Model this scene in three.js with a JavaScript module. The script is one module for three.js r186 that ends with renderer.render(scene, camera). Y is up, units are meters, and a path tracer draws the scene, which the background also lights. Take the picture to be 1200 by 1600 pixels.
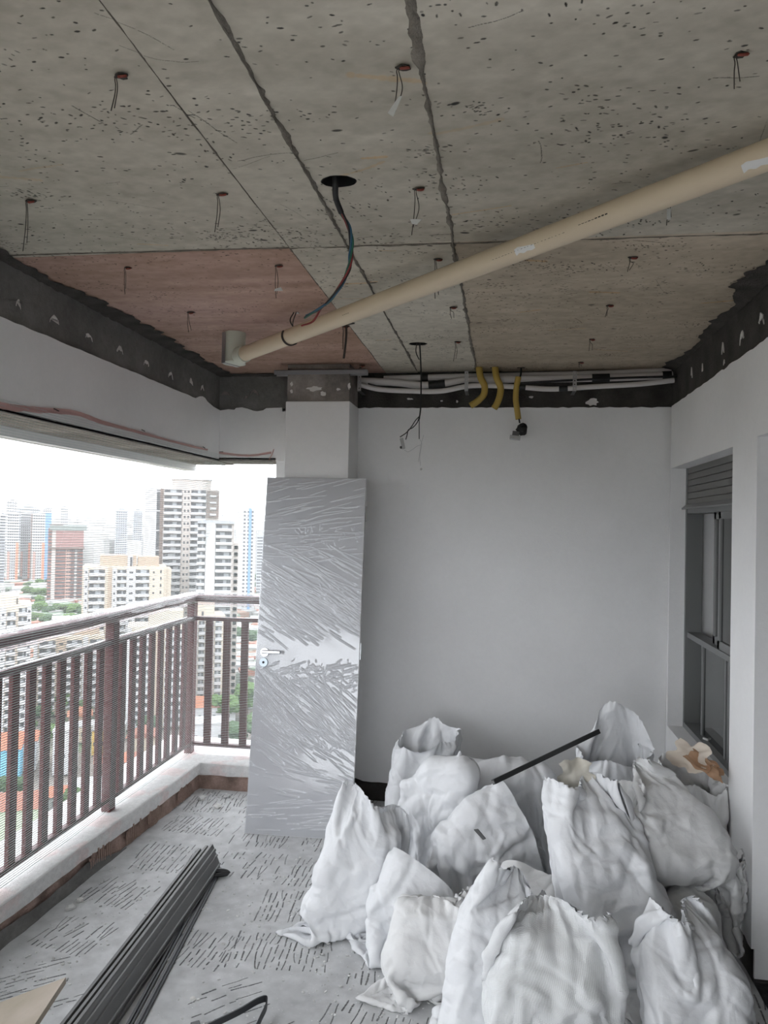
import * as THREE from 'three';
import { mergeGeometries, mergeVertices, toCreasedNormals } from 'three/addons/utils/BufferGeometryUtils.js';
import { RoundedBoxGeometry } from 'three/addons/geometries/RoundedBoxGeometry.js';

// ---------------------------------------------------------------- camera, sky, exposure
const scene = new THREE.Scene();
const camera = new THREE.PerspectiveCamera(67.38, 0.75, 0.05, 6000);
const EYE = new THREE.Vector3(0, 1.7, 0);
camera.position.copy(EYE);
camera.rotation.set(0.016028, 0.155727, 0.02, 'YXZ');
{ // even overcast sky, seen and lighting alike
  const px = new Float32Array(32 * 16 * 4); for (let i = 0; i < 32 * 16; i++) px.set([0.94, 0.975, 1.02, 1], 4 * i);
  const sky = new THREE.DataTexture(px, 32, 16, THREE.RGBAFormat, THREE.FloatType); sky.mapping = THREE.EquirectangularReflectionMapping; sky.magFilter = THREE.LinearFilter; sky.needsUpdate = true;
  scene.background = scene.environment = sky; scene.backgroundIntensity = scene.environmentIntensity = 3.3;
}
scene.fog = new THREE.FogExp2(0xffffff, 0.00015);                   // city haze
const renderer = new THREE.WebGLRenderer({ antialias: true });
renderer.toneMapping = THREE.LinearToneMapping;
renderer.toneMappingExposure = 1.42;
renderer.shadowMap.enabled = true;

// ---------------------------------------------------------------- helpers
let seedState = 1;
const seed = (s) => { seedState = (s * 2654435761) >>> 0; for (let i = 0; i < 3; i++) rnd(); };
function rnd() { seedState = (seedState + 0x6D2B79F5) >>> 0; let t = seedState; t = Math.imul(t ^ (t >>> 15), t | 1); t ^= t + Math.imul(t ^ (t >>> 7), t | 61); return ((t ^ (t >>> 14)) >>> 0) / 4294967296; }
const rr = (a, b) => a + (b - a) * rnd();
const V = (x, y, z) => new THREE.Vector3(x, y, z);
const lerp = (a, b, t) => a + (b - a) * t, clamp = (x, a, b) => Math.min(b, Math.max(a, x)), smooth = (a, b, x) => { const t = clamp((x - a) / (b - a), 0, 1); return t * t * (3 - 2 * t); };
camera.updateMatrixWorld();
// survey helpers: where a line of sight of the photograph meets a known plane of the place
const sight = (px, py) => V((px - 600) / 1200, -(py - 800) / 1200, -1).applyEuler(camera.rotation);
const meet = (px, py, axis, val) => { const d = sight(px, py); return EYE.clone().addScaledVector(d, (val - EYE[axis]) / d[axis]); };
const onY = (px, py, y = 0) => meet(px, py, 'y', y), onZ = (px, py, z) => meet(px, py, 'z', z), onX = (px, py, x) => meet(px, py, 'x', x);
const far = (px, py, d) => { const s = sight(px, py); return EYE.clone().addScaledVector(s, d / Math.hypot(s.x, s.z)); };

const used = {};
function numbered(name) { const n = used[name] = (used[name] ?? -1) + 1; return n ? name + '_' + String(n).padStart(3, '0') : name; }
function shade(o) { o.traverse((m) => { if (m.isMesh) { m.castShadow = true; m.receiveShadow = true; } }); return o; }
function tag(o, label, category, group) { Object.assign(o.userData, { label, category }); if (group) o.userData.group = group; return o; }
function thing(name, label, category, group, pos) { const o = new THREE.Group(); o.name = numbered(name); scene.add(o); if (pos) o.position.set(...pos); return tag(o, label, category, group); }
function struct(name, label, category) { const o = new THREE.Group(); o.name = name; o.userData.kind = 'structure'; if (label) tag(o, label, category); scene.add(o); return o; }
function part(parent, name, geo, mat) { const m = new THREE.Mesh(geo, mat); m.name = name; m.castShadow = m.receiveShadow = true; parent.add(m); return m; }
function solo(name, geo, mat, label, category, group) { const m = new THREE.Mesh(geo, mat); m.name = numbered(name); m.castShadow = m.receiveShadow = true; scene.add(m); return tag(m, label, category, group); }

// geometry: plain ones lose their index so that they can be merged; uv in metres
function boxUV(g) {
  g = g.index ? g.toNonIndexed() : g; const p = g.attributes.position, n = g.attributes.normal, uv = new Float32Array(p.count * 2);
  for (let i = 0; i < p.count; i++) {
    const ax = Math.abs(n.getX(i)), ay = Math.abs(n.getY(i)), az = Math.abs(n.getZ(i));
    if (ay >= ax && ay >= az) { uv[2 * i] = p.getX(i); uv[2 * i + 1] = p.getZ(i); } else if (ax >= az) { uv[2 * i] = p.getZ(i); uv[2 * i + 1] = p.getY(i); } else { uv[2 * i] = p.getX(i); uv[2 * i + 1] = p.getY(i); }
  }
  g.setAttribute('uv', new THREE.BufferAttribute(uv, 2)); return g;
}
const box = (x0, x1, y0, y1, z0, z1) => boxUV(new THREE.BoxGeometry(x1 - x0, y1 - y0, z1 - z0).translate((x0 + x1) / 2, (y0 + y1) / 2, (z0 + z1) / 2));
const rbox = (w, h, d, r = 0.003) => boxUV(new RoundedBoxGeometry(w, h, d, 1, r));
const tube = (pts, r, seg = 24, rad = 8, closed = false) => { const g = new THREE.TubeGeometry(new THREE.CatmullRomCurve3(pts.map((p) => p.isVector3 ? p : V(...p)), closed), seg, r, rad, closed); return g.toNonIndexed(); };
const cyl = (a, b, r, seg = 20, r2 = r) => { const A = a.isVector3 ? a : V(...a), B = b.isVector3 ? b : V(...b), d = B.clone().sub(A), L = d.length(); const g = new THREE.CylinderGeometry(r2, r, L, seg).translate(0, L / 2, 0); g.applyQuaternion(new THREE.Quaternion().setFromUnitVectors(V(0, 1, 0), d.normalize())); return g.translate(A.x, A.y, A.z).toNonIndexed(); };
const merge = (gs) => mergeGeometries(gs.map((g) => { g = g.index ? g.toNonIndexed() : g; for (const k of Object.keys(g.attributes)) if (!['position', 'normal', 'uv'].includes(k)) g.deleteAttribute(k); return g; }));
function extrude(points, depth, bevel = 0) { return new THREE.ExtrudeGeometry(new THREE.Shape(points.map((p) => new THREE.Vector2(p[0], p[1]))), { depth, bevelEnabled: bevel > 0, bevelSize: bevel, bevelThickness: bevel, bevelSegments: 1 }); }
function grid(nu, nv, f, wrapU = false) { // f(i, j) -> [x, y, z, u, v]
  const pos = [], uv = [], idx = [];
  for (let j = 0; j <= nv; j++) for (let i = 0; i <= nu; i++) { const q = f(i / nu, j / nv); pos.push(q[0], q[1], q[2]); uv.push(q[3] ?? i / nu, q[4] ?? j / nv); }
  const w = nu + 1;
  for (let j = 0; j < nv; j++) for (let i = 0; i < nu; i++) { const a = j * w + i, b = a + 1, c = a + w, d = c + 1; idx.push(a, b, d, a, d, c); }
  const g = new THREE.BufferGeometry(); g.setAttribute('position', new THREE.Float32BufferAttribute(pos, 3)); g.setAttribute('uv', new THREE.Float32BufferAttribute(uv, 2)); g.setIndex(idx); g.computeVertexNormals(); return g;
}

// noise
const hash3 = (x, y, z) => { let h = (Math.imul(x, 374761393) + Math.imul(y, 668265263) + Math.imul(z, 2147483647 ^ 0x5bd1e995)) | 0; h = Math.imul(h ^ (h >>> 13), 1274126177); return ((h ^ (h >>> 16)) >>> 0) / 4294967296; };
function vnoise(x, y, z = 0) { const xi = Math.floor(x), yi = Math.floor(y), zi = Math.floor(z); let u = x - xi, v = y - yi, w = z - zi; u = u * u * (3 - 2 * u); v = v * v * (3 - 2 * v); w = w * w * (3 - 2 * w); const L = (k) => lerp(lerp(hash3(xi, yi, k), hash3(xi + 1, yi, k), u), lerp(hash3(xi, yi + 1, k), hash3(xi + 1, yi + 1, k), u), v); return lerp(L(zi), L(zi + 1), w) * 2 - 1; }
const fbm = (x, y, z = 0, o = 4) => { let s = 0, a = 0.5; for (let i = 0; i < o; i++) { s += a * vnoise(x, y, z + i * 7.3); x *= 2.03; y *= 2.03; z *= 2.03; a *= 0.5; } return s; };
// a tiling noise field of n x n cells drawn at size x size
function tileNoise(size, freqX, freqY, s) {
  const lat = new Float32Array(freqX * freqY), out = new Float32Array(size * size); for (let i = 0; i < lat.length; i++) lat[i] = hash3(i % freqX, (i / freqX) | 0, s) * 2 - 1;
  const ix = new Int32Array(size), jx = new Int32Array(size), fx = new Float32Array(size);
  for (let x = 0; x < size; x++) { const u = x * freqX / size, a = Math.floor(u); let t = u - a; ix[x] = a % freqX; jx[x] = (a + 1) % freqX; fx[x] = t * t * (3 - 2 * t); }
  for (let y = 0; y < size; y++) { const u = y * freqY / size, a = Math.floor(u); let t = u - a; t = t * t * (3 - 2 * t); const r0 = (a % freqY) * freqX, r1 = ((a + 1) % freqY) * freqX; for (let x = 0; x < size; x++) { const p = lat[r0 + ix[x]], q = lat[r0 + jx[x]], r = lat[r1 + ix[x]], w = lat[r1 + jx[x]], f = fx[x]; out[y * size + x] = (p + (q - p) * f) * (1 - t) + (r + (w - r) * f) * t; } }
  return out;
}
function tileFbm(size, fx, fy, oct, s, gain = 0.5) { const out = new Float32Array(size * size); let a = 1, sum = 0; for (let o = 0; o < oct; o++) { if (fx << o > size) break; const n = tileNoise(size, fx << o, fy << o, s + o * 17); for (let i = 0; i < out.length; i++) out[i] += n[i] * a; sum += a; a *= gain; } for (let i = 0; i < out.length; i++) out[i] /= sum; return out; }
function texFrom(size, fn, srgb) { // fn(i) -> [r,g,b] 0..255 or a single grey value
  const d = new Uint8Array(size * size * 4); for (let i = 0; i < size * size; i++) { const c = fn(i); if (c.length) { d[4 * i] = clamp(c[0], 0, 255); d[4 * i + 1] = clamp(c[1], 0, 255); d[4 * i + 2] = clamp(c[2], 0, 255); } else d[4 * i] = d[4 * i + 1] = d[4 * i + 2] = clamp(c, 0, 255); d[4 * i + 3] = 255; }
  const t = new THREE.DataTexture(d, size, size); t.wrapS = t.wrapT = THREE.RepeatWrapping; t.magFilter = THREE.LinearFilter; t.minFilter = THREE.LinearMipmapLinearFilter; t.generateMipmaps = true; if (srgb) t.colorSpace = THREE.SRGBColorSpace; t.needsUpdate = true; return t;
}
const scaled = (t, metres, ox = 0, oy = 0) => { const c = t.clone(); c.repeat.set(1 / metres, 1 / metres); c.offset.set(ox, oy); c.needsUpdate = true; return c; };
const lin = (r, g, b) => new THREE.Color().setRGB(r, g, b);
const std = (color, roughness = 0.8, more = {}) => new THREE.MeshStandardMaterial({ color, roughness, side: THREE.DoubleSide, ...more });

// marks drawn into a float field that tiles
function splat(f, size, x, y, rx, ry, ang, val, edge = 0.35) {
  const R = Math.max(rx, ry) + 2, c = Math.cos(ang), s = Math.sin(ang);
  for (let j = Math.floor(y - R); j <= y + R; j++) for (let i = Math.floor(x - R); i <= x + R; i++) { const dx = i - x, dy = j - y, u = (dx * c + dy * s) / rx, v = (-dx * s + dy * c) / ry, d = Math.sqrt(u * u + v * v); if (d < 1) { const k = ((j % size + size) % size) * size + ((i % size + size) % size); f[k] = Math.max(f[k], val * smooth(1, 1 - edge, d)); } }
}
function stroke(f, size, x, y, ang, len, w, val, wob = 0.3) { let a = ang; const n = Math.ceil(len / Math.max(1, w * 0.6)); for (let k = 0; k < n; k++) { a += (rnd() - 0.5) * wob * 0.3; x += Math.cos(a) * len / n; y += Math.sin(a) * len / n; if (rnd() < 0.9) splat(f, size, x, y, w * rr(0.6, 1.2), w * rr(0.5, 1), a, val, 0.6); } }

// ---------------------------------------------------------------- surfaces
const S = 2048;
// cast concrete of the slab: 3.2 m a tile, 1.56 mm a pixel
seed(11);
const nCoarse = tileFbm(S, 5, 7, 6, 3), nFine = tileFbm(S, 96, 128, 4, 9), nStreak = tileFbm(S, 3, 48, 5, 21), pits = new Float32Array(S * S), rust = new Float32Array(S * S);
for (let c = 0; c < 260; c++) { const cx = rnd() * S, cy = rnd() * S, sp = rr(20, 110), n = rr(6, 30), an = rr(-0.35, 0.35) + (rnd() < 0.25 ? 1.2 : 0); for (let k = 0; k < n; k++) splat(pits, S, cx + (rnd() + rnd() - 1) * sp * 2, cy + (rnd() + rnd() - 1) * sp, rr(1.2, 5.5), rr(0.9, 2.3), an + rr(-0.4, 0.4), rr(0.3, 0.95)); }
for (let c = 0; c < 2200; c++) splat(pits, S, rnd() * S, rnd() * S, rr(1, 4.5), rr(0.8, 2), rr(-0.5, 0.5), rr(0.25, 0.9));
for (let c = 0; c < 46; c++) splat(pits, S, rnd() * S, rnd() * S, rr(5, 13), rr(3, 5), rr(-0.4, 0.4), rr(0.6, 0.95), 0.5);
for (let c = 0; c < 90; c++) stroke(pits, S, rnd() * S, rnd() * S, rr(-0.5, 0.5) + (rnd() < 0.4 ? 1.0 : 0), rr(20, 120), rr(0.6, 1.6), rr(0.25, 0.75));
for (let c = 0; c < 34; c++) stroke(rust, S, rnd() * S, rnd() * S, rr(-0.5, 0.4), rr(30, 120), rr(4, 11), rr(0.2, 0.55), 0.2);
const concTex = texFrom(S, (i) => { const b = 178 + nCoarse[i] * 24 + nFine[i] * 15 + nStreak[i] * 10, p = 1 - 0.8 * pits[i], r = rust[i]; return [(b + 4 + r * 14) * p, (b - 3 - r * 18) * p, (b - 17 - r * 52) * p]; }, true);
const woodTex = texFrom(S, (i) => { const b = 168 + nCoarse[i] * 22 + nStreak[i] * 20 + nFine[i] * 14, p = 1 - 0.7 * pits[i] * (pits[i] > 0.5 ? 1 : 0.35); return [(b + 16) * p, (b - 9) * p, (b - 22 + nCoarse[i] * 8) * p]; }, true);
const concBump = texFrom(S, (i) => 150 + nFine[i] * 40 + nCoarse[i] * 30 - pits[i] * 120);
// screed with the combed tile glue: 3.0 m a tile
seed(12);
const groove = new Float32Array(S * S), chipF = new Float32Array(S * S), M = S / 3.0;
function combPatch(cx, cy, w, h, ang, gap, keep) { const c = Math.cos(ang), s = Math.sin(ang); for (let u = -w / 2; u < w / 2; u += gap * rr(0.9, 1.1)) { let v = -h / 2 + rr(0, h * 0.2); while (v < h / 2) { const l = rr(0.02, 0.13); if (rnd() < keep) { const x = cx + u * c - v * s, y = cy + u * s + v * c; stroke(groove, S, x * M, y * M, ang + Math.PI / 2 + rr(-0.05, 0.05), Math.min(l, h / 2 - v) * M, rr(1.7, 3.6), rr(0.6, 1), 0.2); } v += l + rr(0.004, 0.03); } } }
for (let a = 0; a < 7; a++) for (let b = 0; b < 8; b++) { if (rnd() < 0.1) continue; combPatch(a * 0.43 + rr(0, 0.08), b * 0.375 + rr(0, 0.08), rr(0.28, 0.44), rr(0.24, 0.42), rr(-0.12, 0.2) + (rnd() < 0.07 ? 0.9 : 0), rr(0.021, 0.028), rr(0.45, 0.9)); }
for (let c = 0; c < 12; c++) stroke(groove, S, rnd() * S, rnd() * S, rr(-0.1, 0.1) + (c % 2) * 1.57, rr(150, 500), 1.2, 0.7, 0.1);
for (let c = 0; c < 2600; c++) splat(chipF, S, rnd() * S, rnd() * S, rr(0.8, 3.4), rr(0.7, 2.4), rr(0, 3), rr(0.3, 1), 0.5);
const fA = tileFbm(S, 4, 4, 7, 31), fB = tileFbm(S, 64, 64, 5, 37);
const floorTex = texFrom(S, (i) => { const b = 200 + fA[i] * 30 + fB[i] * 20, k = 1 - 0.5 * groove[i]; const c = chipF[i] * 40; return [(b + c) * k, (b + c + 1) * k, (b + c + 2) * k]; }, true);
const floorBump = texFrom(S, (i) => 165 + fB[i] * 26 + fA[i] * 22 - groove[i] * 125 + chipF[i] * 30);
// rough plaster, paint, cement, crumpled sack cloth, weave
const S1 = 1024, rA = tileFbm(S1, 40, 40, 4, 51, 0.7), rB = tileFbm(S1, 5, 5, 6, 53), rC = tileFbm(S1, 90, 90, 3, 57, 0.8);
const roughBump = texFrom(S1, (i) => 128 + rA[i] * 90 + rC[i] * 50), paintBump = texFrom(S1, (i) => 128 + rC[i] * 40 + rB[i] * 60);
const paintTex = texFrom(S1, (i) => { const b = 239 + rB[i] * 6 + rC[i] * 2; return [b, b, b + 0.5]; }, true);
const cementTex = texFrom(S1, (i) => { const b = 108 + rB[i] * 34 + rA[i] * 12; return [b, b - 1, b - 3]; }, true);
const curbTex = texFrom(S1, (i) => { const b = 222 + rA[i] * 16, d = smooth(0.12, 0.42, rB[i]); return [b, b - 1 - d * 12, b - 2 - d * 13]; }, true);
const ridge = (n) => { const a = tileFbm(S1, n, n, 1, 71 + n), b = tileFbm(S1, n * 2, n * 2, 1, 73 + n), o = new Float32Array(S1 * S1); for (let i = 0; i < o.length; i++) o[i] = (1 - Math.abs(a[i])) ** 3 * 0.7 + (1 - Math.abs(b[i])) ** 3 * 0.35; return o; };
const cr1 = ridge(5), cr2 = ridge(13);
const crumpleBump = texFrom(S1, (i) => 40 + cr1[i] * 110 + cr2[i] * 60 + rC[i] * 6);
const wvS = 512, wvN = tileFbm(wvS, 64, 6, 3, 91), wvC = tileFbm(wvS, 7, 7, 4, 93);
const weaveBump = texFrom(wvS, (i) => { const x = i % wvS, y = (i / wvS) | 0; return 128 + 60 * Math.sin(y / wvS * Math.PI * 2 * 64) * (0.7 + 0.3 * Math.sin(x / wvS * Math.PI * 2 * 48)) + wvN[i] * 40 + wvC[i] * 60; });

const paintMat = std(0xffffff, 0.72, { map: scaled(paintTex, 1.9), bumpMap: scaled(paintBump, 0.9), bumpScale: 0.0012 });
const cementMat = std(0xffffff, 0.92, { map: scaled(cementTex, 0.9), bumpMap: scaled(roughBump, 0.7), bumpScale: 0.002 });
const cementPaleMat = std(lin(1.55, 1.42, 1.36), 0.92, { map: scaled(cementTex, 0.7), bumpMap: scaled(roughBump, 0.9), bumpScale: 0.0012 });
const mortarDark = std(lin(0.35, 0.33, 0.31), 0.95, { map: scaled(cementTex, 0.4), bumpMap: scaled(roughBump, 0.3), bumpScale: 0.006 });
const curbMat = std(0xffffff, 0.9, { map: scaled(curbTex, 0.8), bumpMap: scaled(roughBump, 0.35), bumpScale: 0.003 });
const brickMat = std(lin(2.3, 1.65, 1.45), 0.95, { map: scaled(cementTex, 0.35), bumpMap: scaled(roughBump, 0.25), bumpScale: 0.006 });
const plasterMat = std(lin(0.74, 0.72, 0.7), 0.9);
const slabMat = std(0xffffff, 0.85, { map: scaled(concTex, 3.2), bumpMap: scaled(concBump, 3.2), bumpScale: 0.004 });
const slabPaleMat = std(lin(1.12, 1.12, 1.12), 0.85, { map: scaled(concTex, 3.2, 0.37, 0.21), bumpMap: scaled(concBump, 3.2, 0.37, 0.21), bumpScale: 0.004 });
const slabRedMat = std(lin(0.92, 0.83, 0.8), 0.9, { map: scaled(woodTex, 3.2), bumpMap: scaled(concBump, 3.2), bumpScale: 0.003 });
const slabBrownMat = std(lin(0.98, 0.9, 0.83), 0.9, { map: scaled(concTex, 3.2, 0.4, 0.3), bumpMap: scaled(concBump, 3.2, 0.4, 0.3), bumpScale: 0.003 });
const floorMat = std(0xffffff, 0.85, { map: scaled(floorTex, 3.0), bumpMap: scaled(floorBump, 3.0), bumpScale: 0.009 });
const blackMat = std(lin(0.012, 0.012, 0.013), 0.5), wireMat = std(lin(0.05, 0.04, 0.035), 0.6), steelMat = std(lin(0.5, 0.5, 0.52), 0.35, { metalness: 0.9 });

// ---------------------------------------------------------------- structure
const YC = 2.638, ZB = -4.68, XR = 0.945, XB = -1.815, YBAND = 2.418, YBEAM = 2.083, ZEND = 1.7;
// a polyline with a torn edge between two points of a plane
function torn(a, b, amp = 0.004, step = 0.03) { const out = [], L = Math.hypot(b[0] - a[0], b[1] - a[1]), n = Math.max(1, Math.round(L / step)), nx = -(b[1] - a[1]) / L, ny = (b[0] - a[0]) / L; for (let i = 0; i < n; i++) { const t = i / n, d = i ? (rnd() - 0.5) * 2 * amp : 0; out.push([lerp(a[0], b[0], t) + nx * d, lerp(a[1], b[1], t) + ny * d]); } return out; }
const shapeOf = (pts, holes = []) => { const s = new THREE.Shape(pts.map((p) => new THREE.Vector2(p[0], p[1]))); for (const h of holes) s.holes.push(new THREE.Path(h.map((p) => new THREE.Vector2(p[0], p[1])))); return s; };
const plate = (shape, t) => new THREE.ExtrudeGeometry(shape, { depth: t, bevelEnabled: false });
const faceX = (g, x) => g.rotateY(-Math.PI / 2).translate(x, 0, 0);      // shape (z, y) -> plane x, thickness towards -x
const rect = (a, b, c, d) => [[a, c], [b, c], [b, d], [a, d]];

// floor
seed(21);
const floor = struct('floor', 'grey screed floor with combed tile glue marks', 'floor');
part(floor, 'screed', box(-2.2, 1.4, -0.2, 0, -5.0, ZEND), floorMat);

// ceiling: cast panels with recesses, ridges of leaked cement along the formwork joints
const ceiling = struct('ceiling', 'bare concrete slab showing the joints of its formwork boards', 'ceiling');
const oval = (cx, cz, rx, rz, n = 20, jag = 0.1) => [...Array(n)].map((_, i) => { const a = i / n * Math.PI * 2, k = 1 + (rnd() - 0.5) * jag; return [cx + Math.cos(a) * rx * k, cz + Math.sin(a) * rz * k]; });
const holes = [oval(-0.468, -2.052, 0.05, 0.036), oval(-0.46, -3.952, 0.05, 0.034, 8, 0.05), oval(-0.17, -4.571, 0.026, 0.02, 12), oval(-0.076, -4.577, 0.026, 0.02, 12), rect(0.058, 0.104, -4.602, -4.572)];
const XJ = [-2.15, -0.742, -0.542, -0.183, 1.4], ZJ = [-5.0, -2.53, ZEND];
const slabMats = [[slabRedMat, slabPaleMat, slabPaleMat, slabBrownMat], [slabMat, slabMat, slabMat, slabMat]], dY = [[0.002, 0, 0.003, 0.001], [0.003, 0, 0.004, 0]];
for (let j = 0; j < 2; j++) for (let i = 0; i < 4; i++) {
  const inside = holes.filter((h) => h[0][0] > XJ[i] && h[0][0] < XJ[i + 1] && h[0][1] > ZJ[j] && h[0][1] < ZJ[j + 1]);
  const g = plate(shapeOf(rect(XJ[i] + 0.001, XJ[i + 1] - 0.001, -ZJ[j + 1], -ZJ[j]), inside.map((h) => h.map(([x, z]) => [x, -z]).reverse())), 0.12).rotateX(-Math.PI / 2).translate(0, YC + dY[j][i], 0);
  part(ceiling, 'slab_panel', g, slabMats[j][i]);
}
const liner = (g) => part(ceiling, 'shade_liner', g, blackMat);  // black lining: the shade deep in the holes put into colour
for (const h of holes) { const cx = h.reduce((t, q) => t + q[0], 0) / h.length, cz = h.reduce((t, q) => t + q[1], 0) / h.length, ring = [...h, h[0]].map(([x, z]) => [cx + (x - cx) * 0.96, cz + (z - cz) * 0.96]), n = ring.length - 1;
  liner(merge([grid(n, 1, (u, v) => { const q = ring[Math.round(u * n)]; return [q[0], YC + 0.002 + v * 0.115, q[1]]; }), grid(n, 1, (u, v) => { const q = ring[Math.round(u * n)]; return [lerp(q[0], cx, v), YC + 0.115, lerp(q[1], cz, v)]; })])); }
part(ceiling, 'slab_core', box(-2.15, 1.4, YC + 0.12, YC + 0.3, -5.0, ZEND), mortarDark);
const seamMat = std(lin(1.6, 1.45, 1.28), 0.95, { map: scaled(cementTex, 0.25), bumpMap: scaled(roughBump, 0.15), bumpScale: 0.006 });
function ridgeStrip(ax, az, bx, bz, w, h) { // a rough seam of cement under the slab
  const n = Math.ceil(Math.hypot(bx - ax, bz - az) / 0.008), dx = (bx - ax), dz = (bz - az), L = Math.hypot(dx, dz), nx = -dz / L, nz = dx / L;
  return grid(4, n, (u, v) => { const s = (u - 0.5) * 2, q = v * L, ww = w * (0.3 + 1.7 * Math.abs(fbm(q * 11, ax * 31 + az, 0, 4)) + (u < 0.5 ? 0.4 : 0.3) * vnoise(q * 46, u * 9)), hh = h * (1 - s * s) * (0.35 + 1.1 * Math.abs(fbm(q * 14, az * 17, 4, 3))); const off = 0.006 * fbm(q * 4, bx * 5, 2, 2) + s * ww; return [ax + dx * v + nx * off, YC + 0.004 - hh - (Math.abs(s) < 1 ? 0.002 : 0), az + dz * v + nz * off, q, u * 0.04]; });
}
for (const a of [[-0.742, -4.62, -0.742, 0.5, 0.0045, 0.006], [-0.542, -4.62, -0.542, 0.5, 0.01, 0.01], [-0.183, -4.62, -0.183, 0.5, 0.013, 0.012], [-1.8, -2.5, -0.742, -2.53, 0.005, 0.006], [-0.742, -2.53, 0.94, -2.56, 0.004, 0.007]]) part(ceiling, 'joint_ridge', ridgeStrip(...a), seamMat);
// dark cement smeared into the corner between slab and beams
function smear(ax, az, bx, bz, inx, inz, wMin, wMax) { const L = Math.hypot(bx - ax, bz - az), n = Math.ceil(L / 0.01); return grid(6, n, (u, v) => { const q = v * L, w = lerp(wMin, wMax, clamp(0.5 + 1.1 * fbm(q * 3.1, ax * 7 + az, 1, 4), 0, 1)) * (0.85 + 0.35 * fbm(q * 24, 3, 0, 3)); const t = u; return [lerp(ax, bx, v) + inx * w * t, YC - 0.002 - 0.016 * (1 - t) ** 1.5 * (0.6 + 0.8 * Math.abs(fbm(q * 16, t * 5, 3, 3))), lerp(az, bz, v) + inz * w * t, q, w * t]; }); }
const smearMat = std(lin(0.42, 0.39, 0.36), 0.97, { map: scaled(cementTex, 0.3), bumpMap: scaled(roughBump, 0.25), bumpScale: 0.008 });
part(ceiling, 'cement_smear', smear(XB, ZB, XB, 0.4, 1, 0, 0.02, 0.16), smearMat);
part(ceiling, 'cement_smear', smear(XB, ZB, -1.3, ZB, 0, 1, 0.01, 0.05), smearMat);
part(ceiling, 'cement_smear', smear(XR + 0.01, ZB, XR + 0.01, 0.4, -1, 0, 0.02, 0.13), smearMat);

// patches of old plaster and glue left on a bare band; each a small flake with its own outline
function flake(w, h, kind) { const pts = []; const n = 14; for (let i = 0; i < n; i++) { const a = i / n * Math.PI * 2, k = rr(0.55, 1.05); let x = Math.cos(a) * w / 2 * k, y = Math.sin(a) * h / 2 * k; if (kind) y += h * 0.42 * (1 - (2 * x / w) ** 2) - (Math.sin(a) < 0 ? -h * 0.42 : 0); pts.push([x, y]); } return plate(shapeOf(pts), 0.004); }

// left beam
seed(22);
const beamL = struct('beam_left', 'white plastered beam above the balcony opening with bare cement band on top', 'beam');
part(beamL, 'core', box(-2.08, XB, YBEAM + 0.01, YC + 0.02, -4.95, ZEND), cementMat);
{ // painted lower face with a torn upper edge
  const top = [...torn([ZEND, YBAND + 0.004], [-4.33, YBAND + 0.002], 0.002, 0.05), [-4.335, YBAND + 0.022], [-4.38, YBAND + 0.03], [-4.42, YBAND + 0.026], [-4.46, YBAND + 0.01], [-4.56, YBAND - 0.006], [ZB, YBAND - 0.012]];
  part(beamL, 'painted_plaster', faceX(plate(shapeOf([[ZB, YBEAM], [ZEND, YBEAM], ...top]), 0.01), XB + 0.01), paintMat);
  part(beamL, 'underside', box(-2.08, XB + 0.01, YBEAM - 0.004, YBEAM + 0.012, -4.95, ZEND), cementPaleMat);
  const outer = box(-2.16, -2.075, YBEAM - 0.045, YC, -4.95, ZEND); part(beamL, 'outer_plaster', outer, paintMat);
  for (const [px, py, w, h] of [[85, 508, 0.075, 0.05], [138, 533, 0.07, 0.042], [187, 555, 0.075, 0.05], [228, 573, 0.06, 0.045], [266, 592, 0.06, 0.05], [298, 602, 0.055, 0.05], [316, 612, 0.05, 0.05], [28, 482, 0.03, 0.05]]) { const p = onX(px, py, XB); part(beamL, 'plaster_flake', faceX(flake(w, h, true), 0), plasterMat).position.set(XB + 0.003, p.y, p.z); }
}
// beam over the end opening
const beamB = struct('beam_back', 'white plastered beam over the end opening with chipped plaster edge', 'beam');
part(beamB, 'core', box(-2.08, -1.29, YBEAM + 0.02, YC + 0.02, -4.92, ZB), cementMat);
{
  const e = YBAND, top = [[-1.29, e - 0.018], [-1.395, e - 0.018], [-1.397, e + 0.006], [-1.41, e + 0.004], [-1.50, e + 0.002], [-1.52, e - 0.012], [-1.56, e - 0.018], [-1.585, e - 0.014], [-1.62, e - 0.002], [-1.66, e + 0.008], [-1.70, e + 0.004], [-1.71, e - 0.008], [-1.75, e - 0.004], [-1.805, e - 0.012]];
  part(beamB, 'painted_plaster', plate(shapeOf([[-1.805, YBEAM + 0.01], [-1.43, YBEAM + 0.01], [-1.43, YBEAM], [-1.29, YBEAM], ...top]), 0.01).translate(0, 0, ZB), paintMat);
  part(beamB, 'underside', box(-2.08, -1.43, YBEAM, YBEAM + 0.022, -4.92, ZB + 0.01), cementPaleMat);
  for (const [px, py, w, h] of [[352, 621, 0.08, 0.045], [397, 620, 0.07, 0.06], [385, 624, 0.03, 0.03]]) { const p = onZ(px, py, ZB); part(beamB, 'plaster_flake', flake(w, h, true), cementPaleMat).position.set(p.x, p.y, ZB); }
}
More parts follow.
